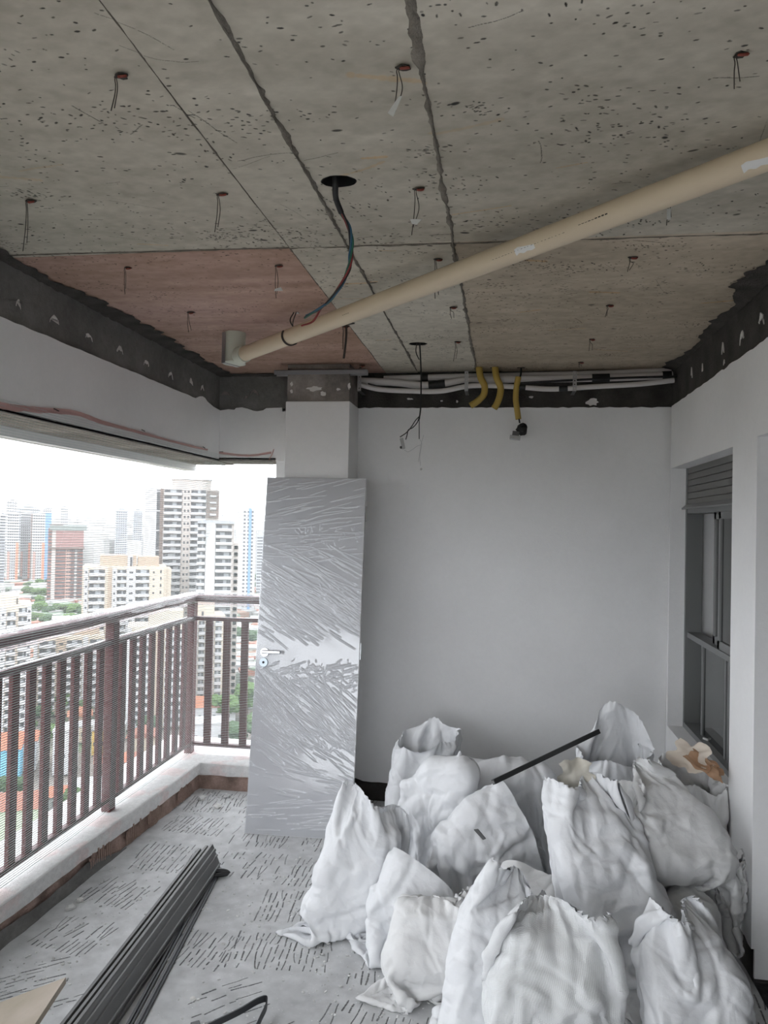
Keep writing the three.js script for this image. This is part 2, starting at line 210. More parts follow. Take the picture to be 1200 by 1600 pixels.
// back wall
const wallB = struct('wall_back', 'white end wall with dark bare band under the slab', 'wall');
part(wallB, 'masonry', box(-1.43, 1.3, -0.1, YC + 0.02, ZB - 0.25, ZB - 0.012), mortarDark);
{
  seed(23);
  const top = [...torn([XR + 0.02, YBAND - 0.001], [-0.9, YBAND + 0.003], 0.003, 0.03), [-0.9, YBAND], [-1.43, YBAND]];
  const bottom = torn([-1.43, 0.125], [XR + 0.02, 0.12], 0.01, 0.05);
  part(wallB, 'painted_plaster', plate(shapeOf([...bottom, [XR + 0.02, 0.12], ...top]), 0.012).translate(0, 0, ZB - 0.012), paintMat);
  const clumps = [[925, 628, 0.09, 0.05], [782, 590 + 32, 0.03, 0.012], [640, 623, 0.05, 0.015], [830, 620, 0.03, 0.015], [690, 626, 0.02, 0.012], [714, 627, 0.015, 0.02]];
  for (const [px, py, w, h] of clumps) { const p = onZ(px, py, ZB); part(wallB, 'plaster_flake', flake(w, h), plasterMat).position.set(p.x, p.y, ZB - 0.012); }
}
// column
const column = struct('column', 'white plastered column at the wall end, its top band bare', 'column');
{
  const x0 = -1.294, x1 = -0.907, zf = -4.40;
  part(column, 'core', box(x0 + 0.006, x1 - 0.006, 0, YC, ZB, zf - 0.008), cementPaleMat);
  part(column, 'painted_plaster', rbox(x1 - x0, YBAND - 0.13, 0.29, 0.004).translate((x0 + x1) / 2, (YBAND + 0.13) / 2, zf - 0.145), paintMat);
  part(column, 'bare_base', box(x0 + 0.006, x1 - 0.006, 0, 0.13, ZB, zf - 0.01), mortarDark);
  for (const [px, py, w, h] of [[492, 607, 0.11, 0.035], [505, 615, 0.05, 0.03], [455, 600, 0.02, 0.035], [455, 611, 0.02, 0.03], [528, 608, 0.035, 0.02], [545, 603, 0.02, 0.05]]) { const p = onZ(px, py, zf); part(column, 'plaster_flake', flake(w, h), plasterMat).position.set(p.x, p.y, zf - 0.01); }
}
// right wall with window and balcony door openings
const wallR = struct('wall_right', 'white side wall with window, pier and balcony door opening', 'wall');
const WZ0 = -4.64, WZ1 = -3.418, WY0 = 0.576, WY1 = 2.056, DZ0 = -3.10, DZ1 = -1.0, DY1 = 2.063, XO = 1.25;
{
  seed(24);
  const S2 = shapeOf(rect(ZB - 0.2, ZEND, -0.1, YC + 0.02), [rect(WZ0 - 0.012, WZ1 + 0.012, WY0 - 0.012, WY1 + 0.012), rect(DZ0 - 0.012, DZ1 + 0.012, -0.0, DY1 + 0.012)]);
  part(wallR, 'masonry', faceX(plate(S2, XO - XR - 0.012), XO), mortarDark);
  const bottomA = torn([ZB, 0.13], [DZ0, 0.13], 0.008, 0.04), topE = torn([ZEND, YBAND], [ZB, YBAND - 0.003], 0.004, 0.04);
  const skin = shapeOf([...bottomA, [DZ0, 0.13], [DZ0, DY1], [DZ1, DY1], [DZ1, 0.13], [ZEND, 0.13], ...topE], [rect(WZ0, WZ1, WY0, WY1)]);
  part(wallR, 'painted_plaster', faceX(plate(skin, 0.012), XR + 0.012), paintMat);
  const rv = 0.012;
  part(wallR, 'window_reveal', merge([box(XR + rv, XO, WY0, WY1, WZ0 - rv, WZ0), box(XR + rv, XO, WY0, WY1, WZ1, WZ1 + rv), box(XR + rv, XO, WY1, WY1 + rv, WZ0, WZ1), box(XR + rv, XO, WY0 - rv, WY0, WZ0, WZ1)]), paintMat);
  part(wallR, 'door_reveal', merge([box(XR + rv, XO, 0.02, DY1, DZ0 - rv, DZ0), box(XR + rv, XO, 0.02, DY1, DZ1, DZ1 + rv), box(XR + rv, XO, DY1, DY1 + rv, DZ0, DZ1)]), paintMat);
  for (const [px, py, w, h] of [[1081, 592, 0.03, 0.07], [1098, 583, 0.015, 0.06], [1130, 556, 0.04, 0.075], [1160, 538, 0.06, 0.07], [1190, 512, 0.07, 0.07], [1132, 570, 0.015, 0.03]]) { const p = onX(px, py, XR + 0.012); part(wallR, 'plaster_flake', faceX(flake(w, h, true), 0), plasterMat).position.set(XR + 0.012, p.y, p.z); }
}
// dark flat behind the openings
const inner = struct('wall_inside', 'unlit room behind the window and the balcony door', 'wall');
{
  const x0 = XO, x1 = 4.2, t = 0.1, z0 = -5.0, z1 = ZEND;
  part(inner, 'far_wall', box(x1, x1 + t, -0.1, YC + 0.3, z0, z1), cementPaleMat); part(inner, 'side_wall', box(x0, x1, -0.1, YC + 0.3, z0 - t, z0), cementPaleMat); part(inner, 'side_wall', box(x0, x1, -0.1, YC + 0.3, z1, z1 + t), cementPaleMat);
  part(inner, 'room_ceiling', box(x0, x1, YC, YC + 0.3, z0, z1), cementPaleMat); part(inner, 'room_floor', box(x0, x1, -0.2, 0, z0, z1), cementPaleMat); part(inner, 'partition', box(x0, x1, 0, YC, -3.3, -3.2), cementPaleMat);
}
// the near end of the balcony is open like the long side: a curb, a beam and an added wide pier, unseen, cutting the light from behind the viewer
const wallF = struct('wall_front', 'low curb, beam and added light blocking pier at the open balcony end behind the viewer', 'wall');
part(wallF, 'curb', box(-2.32, 1.4, -0.2, 0.17, ZEND, ZEND + 0.3), curbMat); part(wallF, 'beam', box(-2.16, 1.4, YBEAM, YC + 0.3, ZEND, ZEND + 0.25), paintMat); part(wallF, 'pier', box(-0.1, 1.4, 0.17, YBEAM, ZEND, ZEND + 0.25), paintMat);

// window in the side wall
const aluMat = std(lin(0.22, 0.225, 0.225), 0.45, { metalness: 0.3 }), glassMat = new THREE.MeshPhysicalMaterial({ color: lin(0.35, 0.37, 0.37), roughness: 0.03, transmission: 1, thickness: 0, ior: 1.5, side: THREE.DoubleSide });
const shutterMat = std(lin(0.16, 0.157, 0.152), 0.6);
{
  const w = struct('window_1', 'aluminium window with half lowered roller shutter', 'window'), X = 1.03;
  const y0 = WY0, y1 = WY1, z0 = WZ0, z1 = WZ1, ys = 1.84;
  part(w, 'jamb', box(X, X + 0.09, y0, y1, z0, z0 + 0.028), aluMat); part(w, 'jamb', box(X, X + 0.09, y0, y1, z1 - 0.028, z1), aluMat);
  part(w, 'head', box(X + 0.004, X + 0.09, ys - 0.045, ys, z0 + 0.028, z1 - 0.028), aluMat);
  part(w, 'bottom_track', box(X, X + 0.1, y0, y0 + 0.03, z0 + 0.028, z1 - 0.028), aluMat);
  for (let i = 0; i < 6; i++) part(w, 'shutter_slat', rbox(0.014, 0.035, z1 - z0 - 0.03, 0.005).translate(X + 0.012, ys + 0.02 + i * 0.036, (z0 + z1) / 2), shutterMat);
  part(w, 'shutter_lip', extrude([[0, 0], [0.03, -0.02], [0.032, -0.012], [0.004, 0.012]], z1 - z0 - 0.01).rotateY(Math.PI).translate(X + 0.008, ys - 0.002, z1 - 0.005), aluMat);
  // two sliding leaves and a fixed light below
  const ym = 1.12;
  for (const [a, b, o] of [[-4.2, -3.62, 0.045], [-4.02, z1 - 0.03, 0.02]]) {
    const s = part(w, 'sash', merge([box(X + o, X + o + 0.02, ym, ys - 0.045, a, a + 0.035), box(X + o, X + o + 0.02, ym, ys - 0.045, b - 0.035, b), box(X + o, X + o + 0.02, ym, ym + 0.04, a, b), box(X + o, X + o + 0.02, ys - 0.08, ys - 0.045, a, b)]), aluMat);
    part(s, 'pane', box(X + o + 0.008, X + o + 0.012, ym + 0.04, ys - 0.08, a + 0.035, b - 0.035), glassMat);
  }
  part(w, 'transom', box(X + 0.012, X + 0.085, ym - 0.03, ym, z0 + 0.028, z1 - 0.028), aluMat);
  for (const [a, b] of [[-4.36, -3.9], [-3.87, z1 - 0.03]]) { const s = part(w, 'fixed_light_frame', merge([box(X + 0.03, X + 0.05, y0 + 0.03, ym - 0.03, a, a + 0.025), box(X + 0.03, X + 0.05, y0 + 0.03, ym - 0.03, b - 0.025, b)]), aluMat); part(s, 'pane', box(X + 0.038, X + 0.042, y0 + 0.03, ym - 0.03, a + 0.025, b - 0.025), glassMat); }
}
{ // sliding balcony door, deep in its opening
  const d = struct('door_1', 'aluminium sliding balcony door in the side opening', 'door'), X = 1.14;
  part(d, 'frame', merge([box(X, X + 0.08, 0, DY1, DZ0, DZ0 + 0.04), box(X, X + 0.08, 0, DY1, DZ1 - 0.04, DZ1), box(X, X + 0.08, DY1 - 0.04, DY1, DZ0, DZ1), box(X, X + 0.08, 0, 0.03, DZ0, DZ1)]), aluMat);
  part(d, 'pane', box(X + 0.03, X + 0.036, 0.03, DY1 - 0.04, DZ0 + 0.04, -2.05), glassMat); part(d, 'pane', box(X + 0.05, X + 0.056, 0.03, DY1 - 0.04, -2.06, DZ1 - 0.04), glassMat); part(d, 'stile', box(X + 0.025, X + 0.06, 0.03, DY1 - 0.04, -2.08, -2.03), aluMat);
}

// curb under the railing: rough white top, bare lower face
const curbX = (z) => -1.872 - 0.035 * (z + 4.66) - 0.004 * Math.sin(z * 5);
{
  seed(25);
  const trim = struct('trim_1', 'rough white plastered curb with bare red mortar foot', 'curb'), H = 0.17;
  const n = 220, zA = -4.68, zB = ZEND;
  const edge = (z) => curbX(z) + 0.004 * fbm(z * 6, 3, 0, 3), bev = 0.007;
  part(trim, 'curb_face', grid(6, n, (u, v) => { const z = lerp(zA, zB, v), e = 0.094 + 0.014 * fbm(z * 5, 9, 1, 4); return [edge(z) + 0.002 * fbm(z * 20, u * 3, 1, 2), lerp(e, H - bev, u), z, z, u * 0.08]; }), curbMat);
  part(trim, 'curb_top', grid(14, n, (u, v) => { const z = lerp(zA, zB, v), s = u; let x, y; if (s < 0.08) { x = edge(z) - bev * s / 0.08; y = H - bev * (1 - s / 0.08); } else { x = lerp(edge(z) - bev, -2.32, (s - 0.08) / 0.92); y = H + 0.003 * fbm(x * 14, z * 14, 0, 2) * smooth(0.08, 0.2, s); } return [x, y, z, z, s * 0.5]; }), curbMat);
  part(trim, 'curb_face', grid(6, 40, (u, v) => { const x = lerp(-1.9, -1.41, v), e = 0.092 + 0.01 * fbm(x * 9, 2, 1, 3); return [x, lerp(e, H - bev, u), -4.66, x, u * 0.08]; }), curbMat);
  part(trim, 'curb_top', grid(14, 40, (u, v) => { const x = lerp(-2.32, -1.41, v), s = u; let y, z; if (s < 0.08) { z = -4.66 - bev * s / 0.08; y = H - bev * (1 - s / 0.08); } else { z = lerp(-4.66 - bev, -5.2, (s - 0.08) / 0.92); y = H + 0.0015 + 0.003 * fbm(x * 14, z * 14, 0, 2) * smooth(0.08, 0.2, s); } return [x, y, z, x, s * 0.5]; }), curbMat);
  part(trim, 'curb_core', merge([box(-2.32, -1.935, -0.3, H - 0.006, -4.9, -3.9), box(-2.32, -1.995, -0.3, H - 0.006, -3.9, -2.2), box(-2.32, -2.13, -0.3, H - 0.006, -2.2, ZEND), box(-2.32, -1.41, -0.3, H - 0.006, -5.2, -4.68)]), brickMat);
  part(trim, 'bare_foot', grid(6, 300, (u, v) => { const z = lerp(zA, -1.0, v); return [curbX(z) - 0.012 + 0.014 * fbm(z * 16, u * 3, 2, 4), lerp(-0.01, 0.112, u), z, z, u * 0.12]; }), brickMat);
  part(trim, 'bare_foot', grid(6, 40, (u, v) => { const x = lerp(-1.9, -1.41, v); return [x, lerp(-0.01, 0.11, u), -4.672 + 0.012 * fbm(x * 16, u * 3, 5, 4), x, u * 0.12]; }), brickMat);
  part(trim, 'mortar_patch', grid(5, 120, (u, v) => { const z = lerp(-3.75, -1.6, v); const h = (0.07 + 0.04 * fbm(z * 4, 8, 0, 3)) * smooth(-3.78, -3.3, z) + 0.004; return [curbX(z) + 0.002 + 0.01 * fbm(z * 12, u * 2, 8, 3) * (1 - u) + 0.01 * (1 - u), lerp(-0.01, h, u), z, z, u * 0.1]; }), cementMat);
  // combed strips of tile glue left on the foot
  const tooth = [];
  for (const [z0, z1] of [[-4.52, -4.34], [-4.1, -3.98], [-3.9, -3.75], [-3.6, -3.42]]) for (let z = z0; z < z1; z += rr(0.014, 0.02)) { const h = rr(0.05, 0.085); tooth.push(box(-0.004, 0.006, -h / 2, h / 2, -0.004, 0.004).rotateX(rr(-0.08, 0.08)).translate(curbX(z) - 0.001, 0.055 + rr(-0.01, 0.01), z)); }
  for (const g of tooth) part(trim, 'glue_tooth', g, brickMat);
}

// ---------------------------------------------------------------- railing and safety net
const railMat = std(lin(0.105, 0.034, 0.036), 0.42, { metalness: 0.15 }), filmMat = new THREE.MeshPhysicalMaterial({ color: lin(0.9, 0.86, 0.87), roughness: 0.12, transmission: 0.92, thickness: 0, ior: 1.45, side: THREE.DoubleSide });
const XRAIL = -2.03, ZRAIL = -4.84;
{
  const r = thing('railing', 'dark red brown metal balcony railing with film wrapped handrail', 'railing', null, [XRAIL, 0.17, ZRAIL]);
  const put = (name, g, m = railMat) => part(r, name, g.translate(-XRAIL, -0.17, -ZRAIL), m);
  const Z1 = 1.68, X1 = -1.43;
  put('handrail', rbox(0.062, 0.045, Z1 - ZRAIL + 0.03, 0.012).translate(XRAIL, 1.188, (Z1 + ZRAIL - 0.03) / 2)); put('handrail', rbox(X1 - XRAIL, 0.045, 0.062, 0.012).translate((X1 + XRAIL) / 2, 1.188, ZRAIL));
  put('middle_rail', rbox(0.03, 0.026, Z1 - ZRAIL, 0.004).translate(XRAIL, 1.055, (Z1 + ZRAIL) / 2)); put('middle_rail', rbox(X1 - XRAIL, 0.026, 0.03, 0.004).translate((X1 + XRAIL) / 2, 1.055, ZRAIL));
  put('bottom_rail', rbox(0.036, 0.022, Z1 - ZRAIL, 0.004).translate(XRAIL, 0.232, (Z1 + ZRAIL) / 2)); put('bottom_rail', rbox(X1 - XRAIL, 0.022, 0.036, 0.004).translate((X1 + XRAIL) / 2, 0.232, ZRAIL));
  for (let k = 0; k < 8; k++) {
    const z = ZRAIL + k * 1.05; if (z > Z1) break;
    put('post', rbox(0.05, 1.0, 0.06, 0.004).translate(XRAIL, 0.668, z));
    for (let i = 1; i < 9; i++) { const zz = z + i * 1.05 / 9; if (zz < Z1) put('baluster', rbox(0.022, 0.81, 0.048, 0.003).translate(XRAIL, 0.643, zz)); }
  }
  for (let i = 1; i < 6; i++) put('baluster', rbox(0.048, 0.81, 0.022, 0.003).translate(XRAIL + i * 0.122, 0.643, ZRAIL));
  // clear film loosely wound round the rails
  const wrap = (len, rad, f, s) => grid(16, Math.round(len / 0.012), (u, v) => { const a = u * Math.PI * 2, q = v * len, k = rad * (1 + 0.16 * fbm(q * 7 + a * 0.8, Math.cos(a) * 2 + s, Math.sin(a) * 2, 4)); return f(Math.cos(a) * k, Math.sin(a) * k * 0.85, q); });
  put('plastic_film', wrap(5.2, 0.049, (a, b, q) => [XRAIL + a, 1.188 + b, ZRAIL + q], 1), filmMat); put('plastic_film', wrap(X1 - XRAIL, 0.049, (a, b, q) => [XRAIL + q, 1.188 + b, ZRAIL + a], 4), filmMat);
  put('plastic_film', wrap(5.2, 0.025, (a, b, q) => [XRAIL + a, 1.052 + b * (1 + 0.3 * Math.max(0, fbm(q * 2, 3, 0, 2))), ZRAIL + q], 7), filmMat);
}
{ // fine net stapled to the beams and hanging inside the railing
  const net = thing('safety_net', 'fine pale safety net with pink hem stapled across the balcony opening', 'net');
  const netMat = new THREE.MeshPhysicalMaterial({ color: lin(0.66, 0.74, 0.73), roughness: 0.9, transmission: 0.35, thickness: 0, side: THREE.DoubleSide }), pinkMat = new THREE.MeshPhysicalMaterial({ color: lin(0.72, 0.47, 0.45), roughness: 0.9, transmission: 0.35, thickness: 0, side: THREE.DoubleSide });
  const surf = (s, h) => { // s runs along the side (negative: along the end), h the height
    const t = smooth(1.19, 2.16, h), sag = 0.03 * fbm(s * 0.9, h * 0.8, 0, 3) * (h > 1.25 ? 1 : 0.5), y = h + 0.035 * fbm(s * 0.75 + 5, h * 1.3, 2, 3) * smooth(2.15, 1.9, h);
    if (s >= 0) return [lerp(-1.985, XB + 0.013, t) + sag * (h < 1.22 ? 0.3 : 1), y, ZRAIL + 0.05 + s]; return [-1.985 - s * 1, y, lerp(ZRAIL + 0.05, ZB + 0.013, t) + sag * 0.3]; };
  const pos = [], idx = [];
  const strand = (f, n, w) => { const b0 = pos.length / 3; for (let i = 0; i <= n; i++) { const p = f(i / n); pos.push(p[0], p[1] + w, p[2], p[0] + w * 0.8, p[1] - w * 0.6, p[2] + w * 0.5, p[0] - w * 0.8, p[1] - w * 0.6, p[2] - w * 0.5); } for (let i = 0; i < n; i++) { const a = b0 + i * 3; for (let k = 0; k < 3; k++) { const c = (k + 1) % 3; idx.push(a + k, a + c, a + 3 + c, a + k, a + 3 + c, a + 3 + k); } } };
  for (let h = 0.19; h < 2.13; h += 0.0105) { strand((t) => surf(t * 4.4, h), 44, h < 1.22 ? 0.0016 : 0.0009); strand((t) => surf(-t * 0.54, h), 8, h < 1.22 ? 0.0016 : 0.0009); }
  for (let s = -0.54; s < 4.4; s += 0.08) strand((t) => surf(s, lerp(0.19, 2.13, t)), 22, 0.0003);
  const g = new THREE.BufferGeometry(); g.setAttribute('position', new THREE.Float32BufferAttribute(pos, 3)); g.setIndex(idx); g.computeVertexNormals(); part(net, 'strands', g, netMat).userData.kind = 'stuff';
  // hem on the beam face with its nails
  const hem = [[0, 628], [60, 636], [115, 641], [165, 658], [217, 673], [270, 688], [317, 700], [325, 701.5]].map(([x, y]) => onX(x, y, XB + 0.016)); hem.unshift(V(XB + 0.016, hem[0].y + 0.02, -1.6), V(XB + 0.016, hem[0].y + 0.01, -2.1));
  const cu = new THREE.CatmullRomCurve3(hem);
  part(net, 'hem', grid(40 * 3, 3, (u, v) => { const p = cu.getPoint(u), w = lerp(0.038, 0.012, u) * (0.8 + 0.3 * fbm(u * 30, 1, 0, 2)); return [XB + 0.014 + 0.004 * vnoise(u * 60, v * 3), p.y - v * w, p.z]; }), pinkMat);
  const hem2 = new THREE.CatmullRomCurve3([[334, 703], [346, 706], [390, 710], [424, 705.5]].map(([x, y]) => onZ(x, y, ZB + 0.014)));
  part(net, 'hem', grid(40, 2, (u, v) => { const p = hem2.getPoint(u); return [p.x, p.y - v * 0.014, ZB + 0.013 + 0.003 * vnoise(u * 30, v * 2)]; }), pinkMat);
  part(net, 'hem', tube([onZ(428, 702, ZB + 0.014), onZ(424, 712, ZB + 0.016), onZ(420, 719, ZB + 0.014)], 0.003, 8, 5), pinkMat);
  for (const [px, py] of [[87, 641], [223, 673], [318, 699.5], [346, 706]]) { const p = px < 330 ? onX(px, py, XB + 0.014) : onZ(px, py, ZB + 0.012); part(net, 'nail', px < 330 ? cyl([p.x, p.y, p.z - 0.022], [p.x + 0.006, p.y + 0.003, p.z + 0.022], 0.0022, 6) : cyl([p.x - 0.012, p.y, p.z], [p.x + 0.012, p.y, p.z + 0.004], 0.002, 6), wireMat); }
}

// ---------------------------------------------------------------- under the slab
const redClip = std(lin(0.22, 0.045, 0.03), 0.6), paperMat = std(lin(0.62, 0.62, 0.6), 0.85), recessShadeMat = std(lin(0.05, 0.045, 0.04), 0.95);
{
  const cols = [-1.408, -0.82, -0.245, 0.425], rows = [-4.45, -3.9, -3.3, -2.69, -2.1, -1.53];
  const rn = ['row at the end wall', 'second row from it', 'third row', 'fourth row', 'fifth row', 'front row'], cn = ['nearest the left beam', 'left of the middle joints', 'right of the middle joints', 'nearest the right wall'];
  const H = [[190, 118, 0.075], [347, 303, 0.11], [48, 314, 0.15], [200, 418, 0.1], [436, 415, 0.12, 1], [298, 488, 0.09], [630, 105, 0.1, 2], [1157, 84, 0.07], [655, 295, 0.13, 3], [1052, 283, 0.12, 4], [685, 405, 0.14], [989, 402, 0.05], [953, 477, 0.05], [708, 480, 0.05], [715, 534, 0.1], [540, 510, 0.11], [925, 530, 0.06], [566, 571, 0.02], [908, 566, 0.03]];
  const near = (a, v) => a.reduce((b, x, i) => Math.abs(x - v) < Math.abs(a[b] - v) ? i : b, 0);
  for (const [px, py, len, paper] of H) {
    seed(px + py); const p = onY(px, py, YC);
    const extra = paper ? ', ' + ['', 'flat white scrap', 'long white scrap', 'triangular white scrap', 'folded white scrap'][paper] : '';
    const h = thing('ceiling_hanger', 'red clip with tie wire, ' + rn[near(rows, p.z)] + ', ' + cn[near(cols, p.x)] + extra, 'hanger', 'tie wires hanging from the slab', [p.x, YC, p.z]);
    part(h, 'recess_shade_disc', plate(shapeOf([...Array(11)].map((_, i) => { const a = i / 11 * 6.283; return [Math.cos(a) * 0.017 * rr(0.6, 1.2), Math.sin(a) * 0.011 * rr(0.6, 1.2)]; })), 0.003).rotateX(Math.PI / 2).translate(0, 0.0005, 0), recessShadeMat);  // flat dark disc in place of a hollow, its shade painted in
    part(h, 'clip', new THREE.TorusGeometry(0.008, 0.0032, 6, 12, Math.PI * 1.1).rotateX(Math.PI / 2 + 0.6).translate(0.004, -0.004, 0.004), redClip);
    const w = [[-0.008, 0.002, 0.002], [-0.013, -0.008, 0.004], [-0.011, -0.02, 0.004], [-0.012, -len * 0.5, 0.003], [-0.012 + rr(-0.01, 0.01), -len, 0.002]];
    part(h, 'wire', tube(w, 0.0012, 14, 5), wireMat); part(h, 'wire', tube(w.map(([x, y, z], i) => [x + 0.004 + (i > 2 ? rr(-0.002, 0.012) : 0), y * rr(0.8, 0.95), z]), 0.0011, 14, 5), wireMat);
    if (paper) part(h, 'paper_scrap', plate(shapeOf([[[0, 0], [0.022, 0.006], [0.03, -0.008], [-0.004, -0.008]], [[0.004, 0.012], [0.012, 0.014], [-0.006, -0.028], [-0.018, -0.02]], [[-0.012, 0.008], [0.022, 0.006], [0.008, -0.008], [-0.006, -0.006]], [[-0.004, 0.01], [0.006, 0.012], [0.006, -0.02], [-0.004, -0.018]]][paper - 1]), 0.0012).translate(-0.012, -len * (paper === 2 ? 0.75 : 0.72), 0.003), paperMat);
  }
  const rod = thing('hanging_strap', 'dark twisted metal strap hanging behind the beige pipe', 'strap'); const a = onY(541, 505, YC);
  part(rod, 'strap', tube([[a.x, YC, a.z], onZ(541, 525, a.z), onZ(539, 545, a.z), onZ(537, 560, a.z)], 0.0055, 14, 6), wireMat); part(rod, 'chipped_cement', plate(shapeOf(oval(0, 0, 0.045, 0.03, 14, 0.7)), 0.005).rotateX(Math.PI / 2).translate(a.x - 0.02, YC + 0.001, a.z), mortarDark);
}
// PVC drain pipe and its trap
const pvcMat = std(lin(0.66, 0.55, 0.4), 0.45, {}), trapMat = std(lin(0.62, 0.64, 0.55), 0.5), printMat = std(lin(0.04, 0.035, 0.03), 0.7), stickerMat = std(lin(0.75, 0.75, 0.74), 0.5);
const PA = V(-1.275, 2.516, -3.585), PB = V(0.944, 2.578, -1.535), PD = PB.clone().sub(PA).normalize();
{
  const t = thing('drain_trap', 'pale round floor drain body hanging under the slab with metal strap', 'drain', null, [-1.345, 2.484, -3.656]);
  part(t, 'body', new THREE.LatheGeometry([[0, 0], [0.056, 0], [0.056, 0.01], [0.05, 0.012], [0.05, 0.1], [0.053, 0.102], [0.053, 0.156]].map((p) => new THREE.Vector2(...p)), 32), trapMat);
  part(t, 'strap', merge([box(-0.034, -0.012, -0.003, 0.001, -0.056, 0.056), box(-0.034, -0.012, -0.003, 0.15, 0.055, 0.0565)]).rotateY(-0.35), steelMat);
  const p = thing('drain_pipe', 'long beige plastic drain pipe running diagonally under the slab', 'pipe');
  part(p, 'pipe', cyl(PA.clone().addScaledVector(PD, -0.05), PB, 0.0355, 36), pvcMat);
  part(p, 'socket', cyl(PA.clone().addScaledVector(PD, -0.04), PA.clone().addScaledVector(PD, 0.02), 0.041, 32), trapMat);
  const side = V(0, 1, 0).cross(PD).normalize().multiplyScalar(-1); // towards the viewer's side
  const at = (px, py) => { let b = 0, bd = 1e9; for (let s = 0; s < 3; s += 0.005) { const q = PA.clone().addScaledVector(PD, s), d = q.clone().sub(EYE).normalize().dot(sight(px, py).normalize()); if (1 - d < bd) { bd = 1 - d; b = s; } } return b; };
  const skin = (s0, s1, a0, a1, jag = 0) => grid(12, 6, (u, v) => { const a = lerp(a0, a1, v) + jag * vnoise(u * 5, v * 2), up = V(0, 1, 0).addScaledVector(PD, -PD.y).normalize(), n = side.clone().multiplyScalar(Math.cos(a)).addScaledVector(up, Math.sin(a)), q = PA.clone().addScaledVector(PD, lerp(s0, s1, u)).addScaledVector(n, 0.0361); return [q.x, q.y, q.z]; });
  const view = EYE.clone().sub(PA.clone().addScaledVector(PD, 1.8)).normalize(); if (side.dot(view) < 0) side.multiplyScalar(-1);
  const st = (px, py, l, a, w) => { const s = at(px, py); part(p, 'sticker', skin(s - l / 2, s + l / 2, a - w, a + w, 0.15), stickerMat); };
  st(836, 405, 0.075, -0.55, 0.2); st(1192, 255, 0.07, -0.7, 0.2);
  seed(5); const s0 = at(945, 362); for (let i = 0; i < 9; i++) part(p, 'print_mark', skin(s0 - 0.05 + i * 0.011, s0 - 0.05 + i * 0.011 + 0.008, -0.36, -0.36 + rr(0.04, 0.1)), printMat);
  for (let i = 0; i < 22; i++) part(p, 'print_mark', skin(s0 - 0.38 + i * 0.013, s0 - 0.38 + i * 0.013 + rr(0.003, 0.009), -0.5, -0.47), printMat);
  const s1 = at(560, 500); for (let i = 0; i < 4; i++) part(p, 'print_mark', skin(s1 - 0.04 + i * 0.012, s1 - 0.04 + i * 0.012 + 0.009, -0.35, -0.31), printMat);
  const tie = at(450, 520), c = PA.clone().addScaledVector(PD, tie); const hook = thing('pipe_tie', 'loop of steel wire tying the beige pipe to the slab', 'wire');
  const ring = [...Array(11)].map((_, i) => { const a = 0.6 - i / 10 * 4.4, up = V(0, 1, 0); return c.clone().addScaledVector(side, Math.cos(a) * 0.039).addScaledVector(up, Math.sin(a) * 0.039).addScaledVector(PD, (i - 5) * 0.0015); });
  const top = V(c.x + 0.01, YC, c.z - 0.02); part(hook, 'wire', tube([...ring, c.clone().addScaledVector(V(0, 1, 0), 0.07), top], 0.0028, 40, 6), wireMat); part(hook, 'wire', tube([...ring.slice(0, 8).map((q) => q.clone().addScaledVector(PD, 0.008)), c.clone().add(V(0.012, 0.055, 0)), top.clone().add(V(0.012, 0, 0.004))], 0.0024, 40, 6), wireMat); part(hook, 'plug', rbox(0.016, 0.006, 0.012, 0.002).translate(top.x + 0.016, YC - 0.003, top.z), paperMat);
}
// wires out of the round recess
{
  const w = thing('ceiling_cable', 'black cable with red, green and blue wires hanging from the oval recess', 'cable'), zz = (i) => -2.05 - i * 0.035;
  const path = [[524, 290], [525, 310], [533, 332], [544, 352], [549, 375], [548, 400], [545, 420], [534, 444], [515, 470], [500, 482]].map(([x, y], i) => onZ(x, y, zz(i))); path.unshift(V(path[0].x, YC + 0.08, path[0].z));
  part(w, 'sheath', tube(path.slice(0, 4), 0.0085, 24, 8), blackMat);
  const cs = [lin(0.2, 0.015, 0.015), lin(0.015, 0.1, 0.06), lin(0.02, 0.09, 0.16), lin(0.012, 0.012, 0.012)], ends = [[471, 509], [476, 497], [478, 493], [476, 496]];
  cs.forEach((c, k) => { const tw = path.slice(2).map((p, i) => p.clone().add(V(0.0045 * Math.cos(i * 1.5 + k * 1.57), 0.002 * Math.sin(i + k), 0.0045 * Math.sin(i * 1.5 + k * 1.57)))); tw.push(onZ(lerp(490, ends[k][0], 0.5) + (k === 0 ? 8 : 0), lerp(488, ends[k][1], 0.5) + (k === 0 ? 4 : 0), zz(10)), onZ(...ends[k], zz(10.6))); part(w, 'wire', tube(tw, 0.0032, 60, 6), std(c, 0.45)); });
}
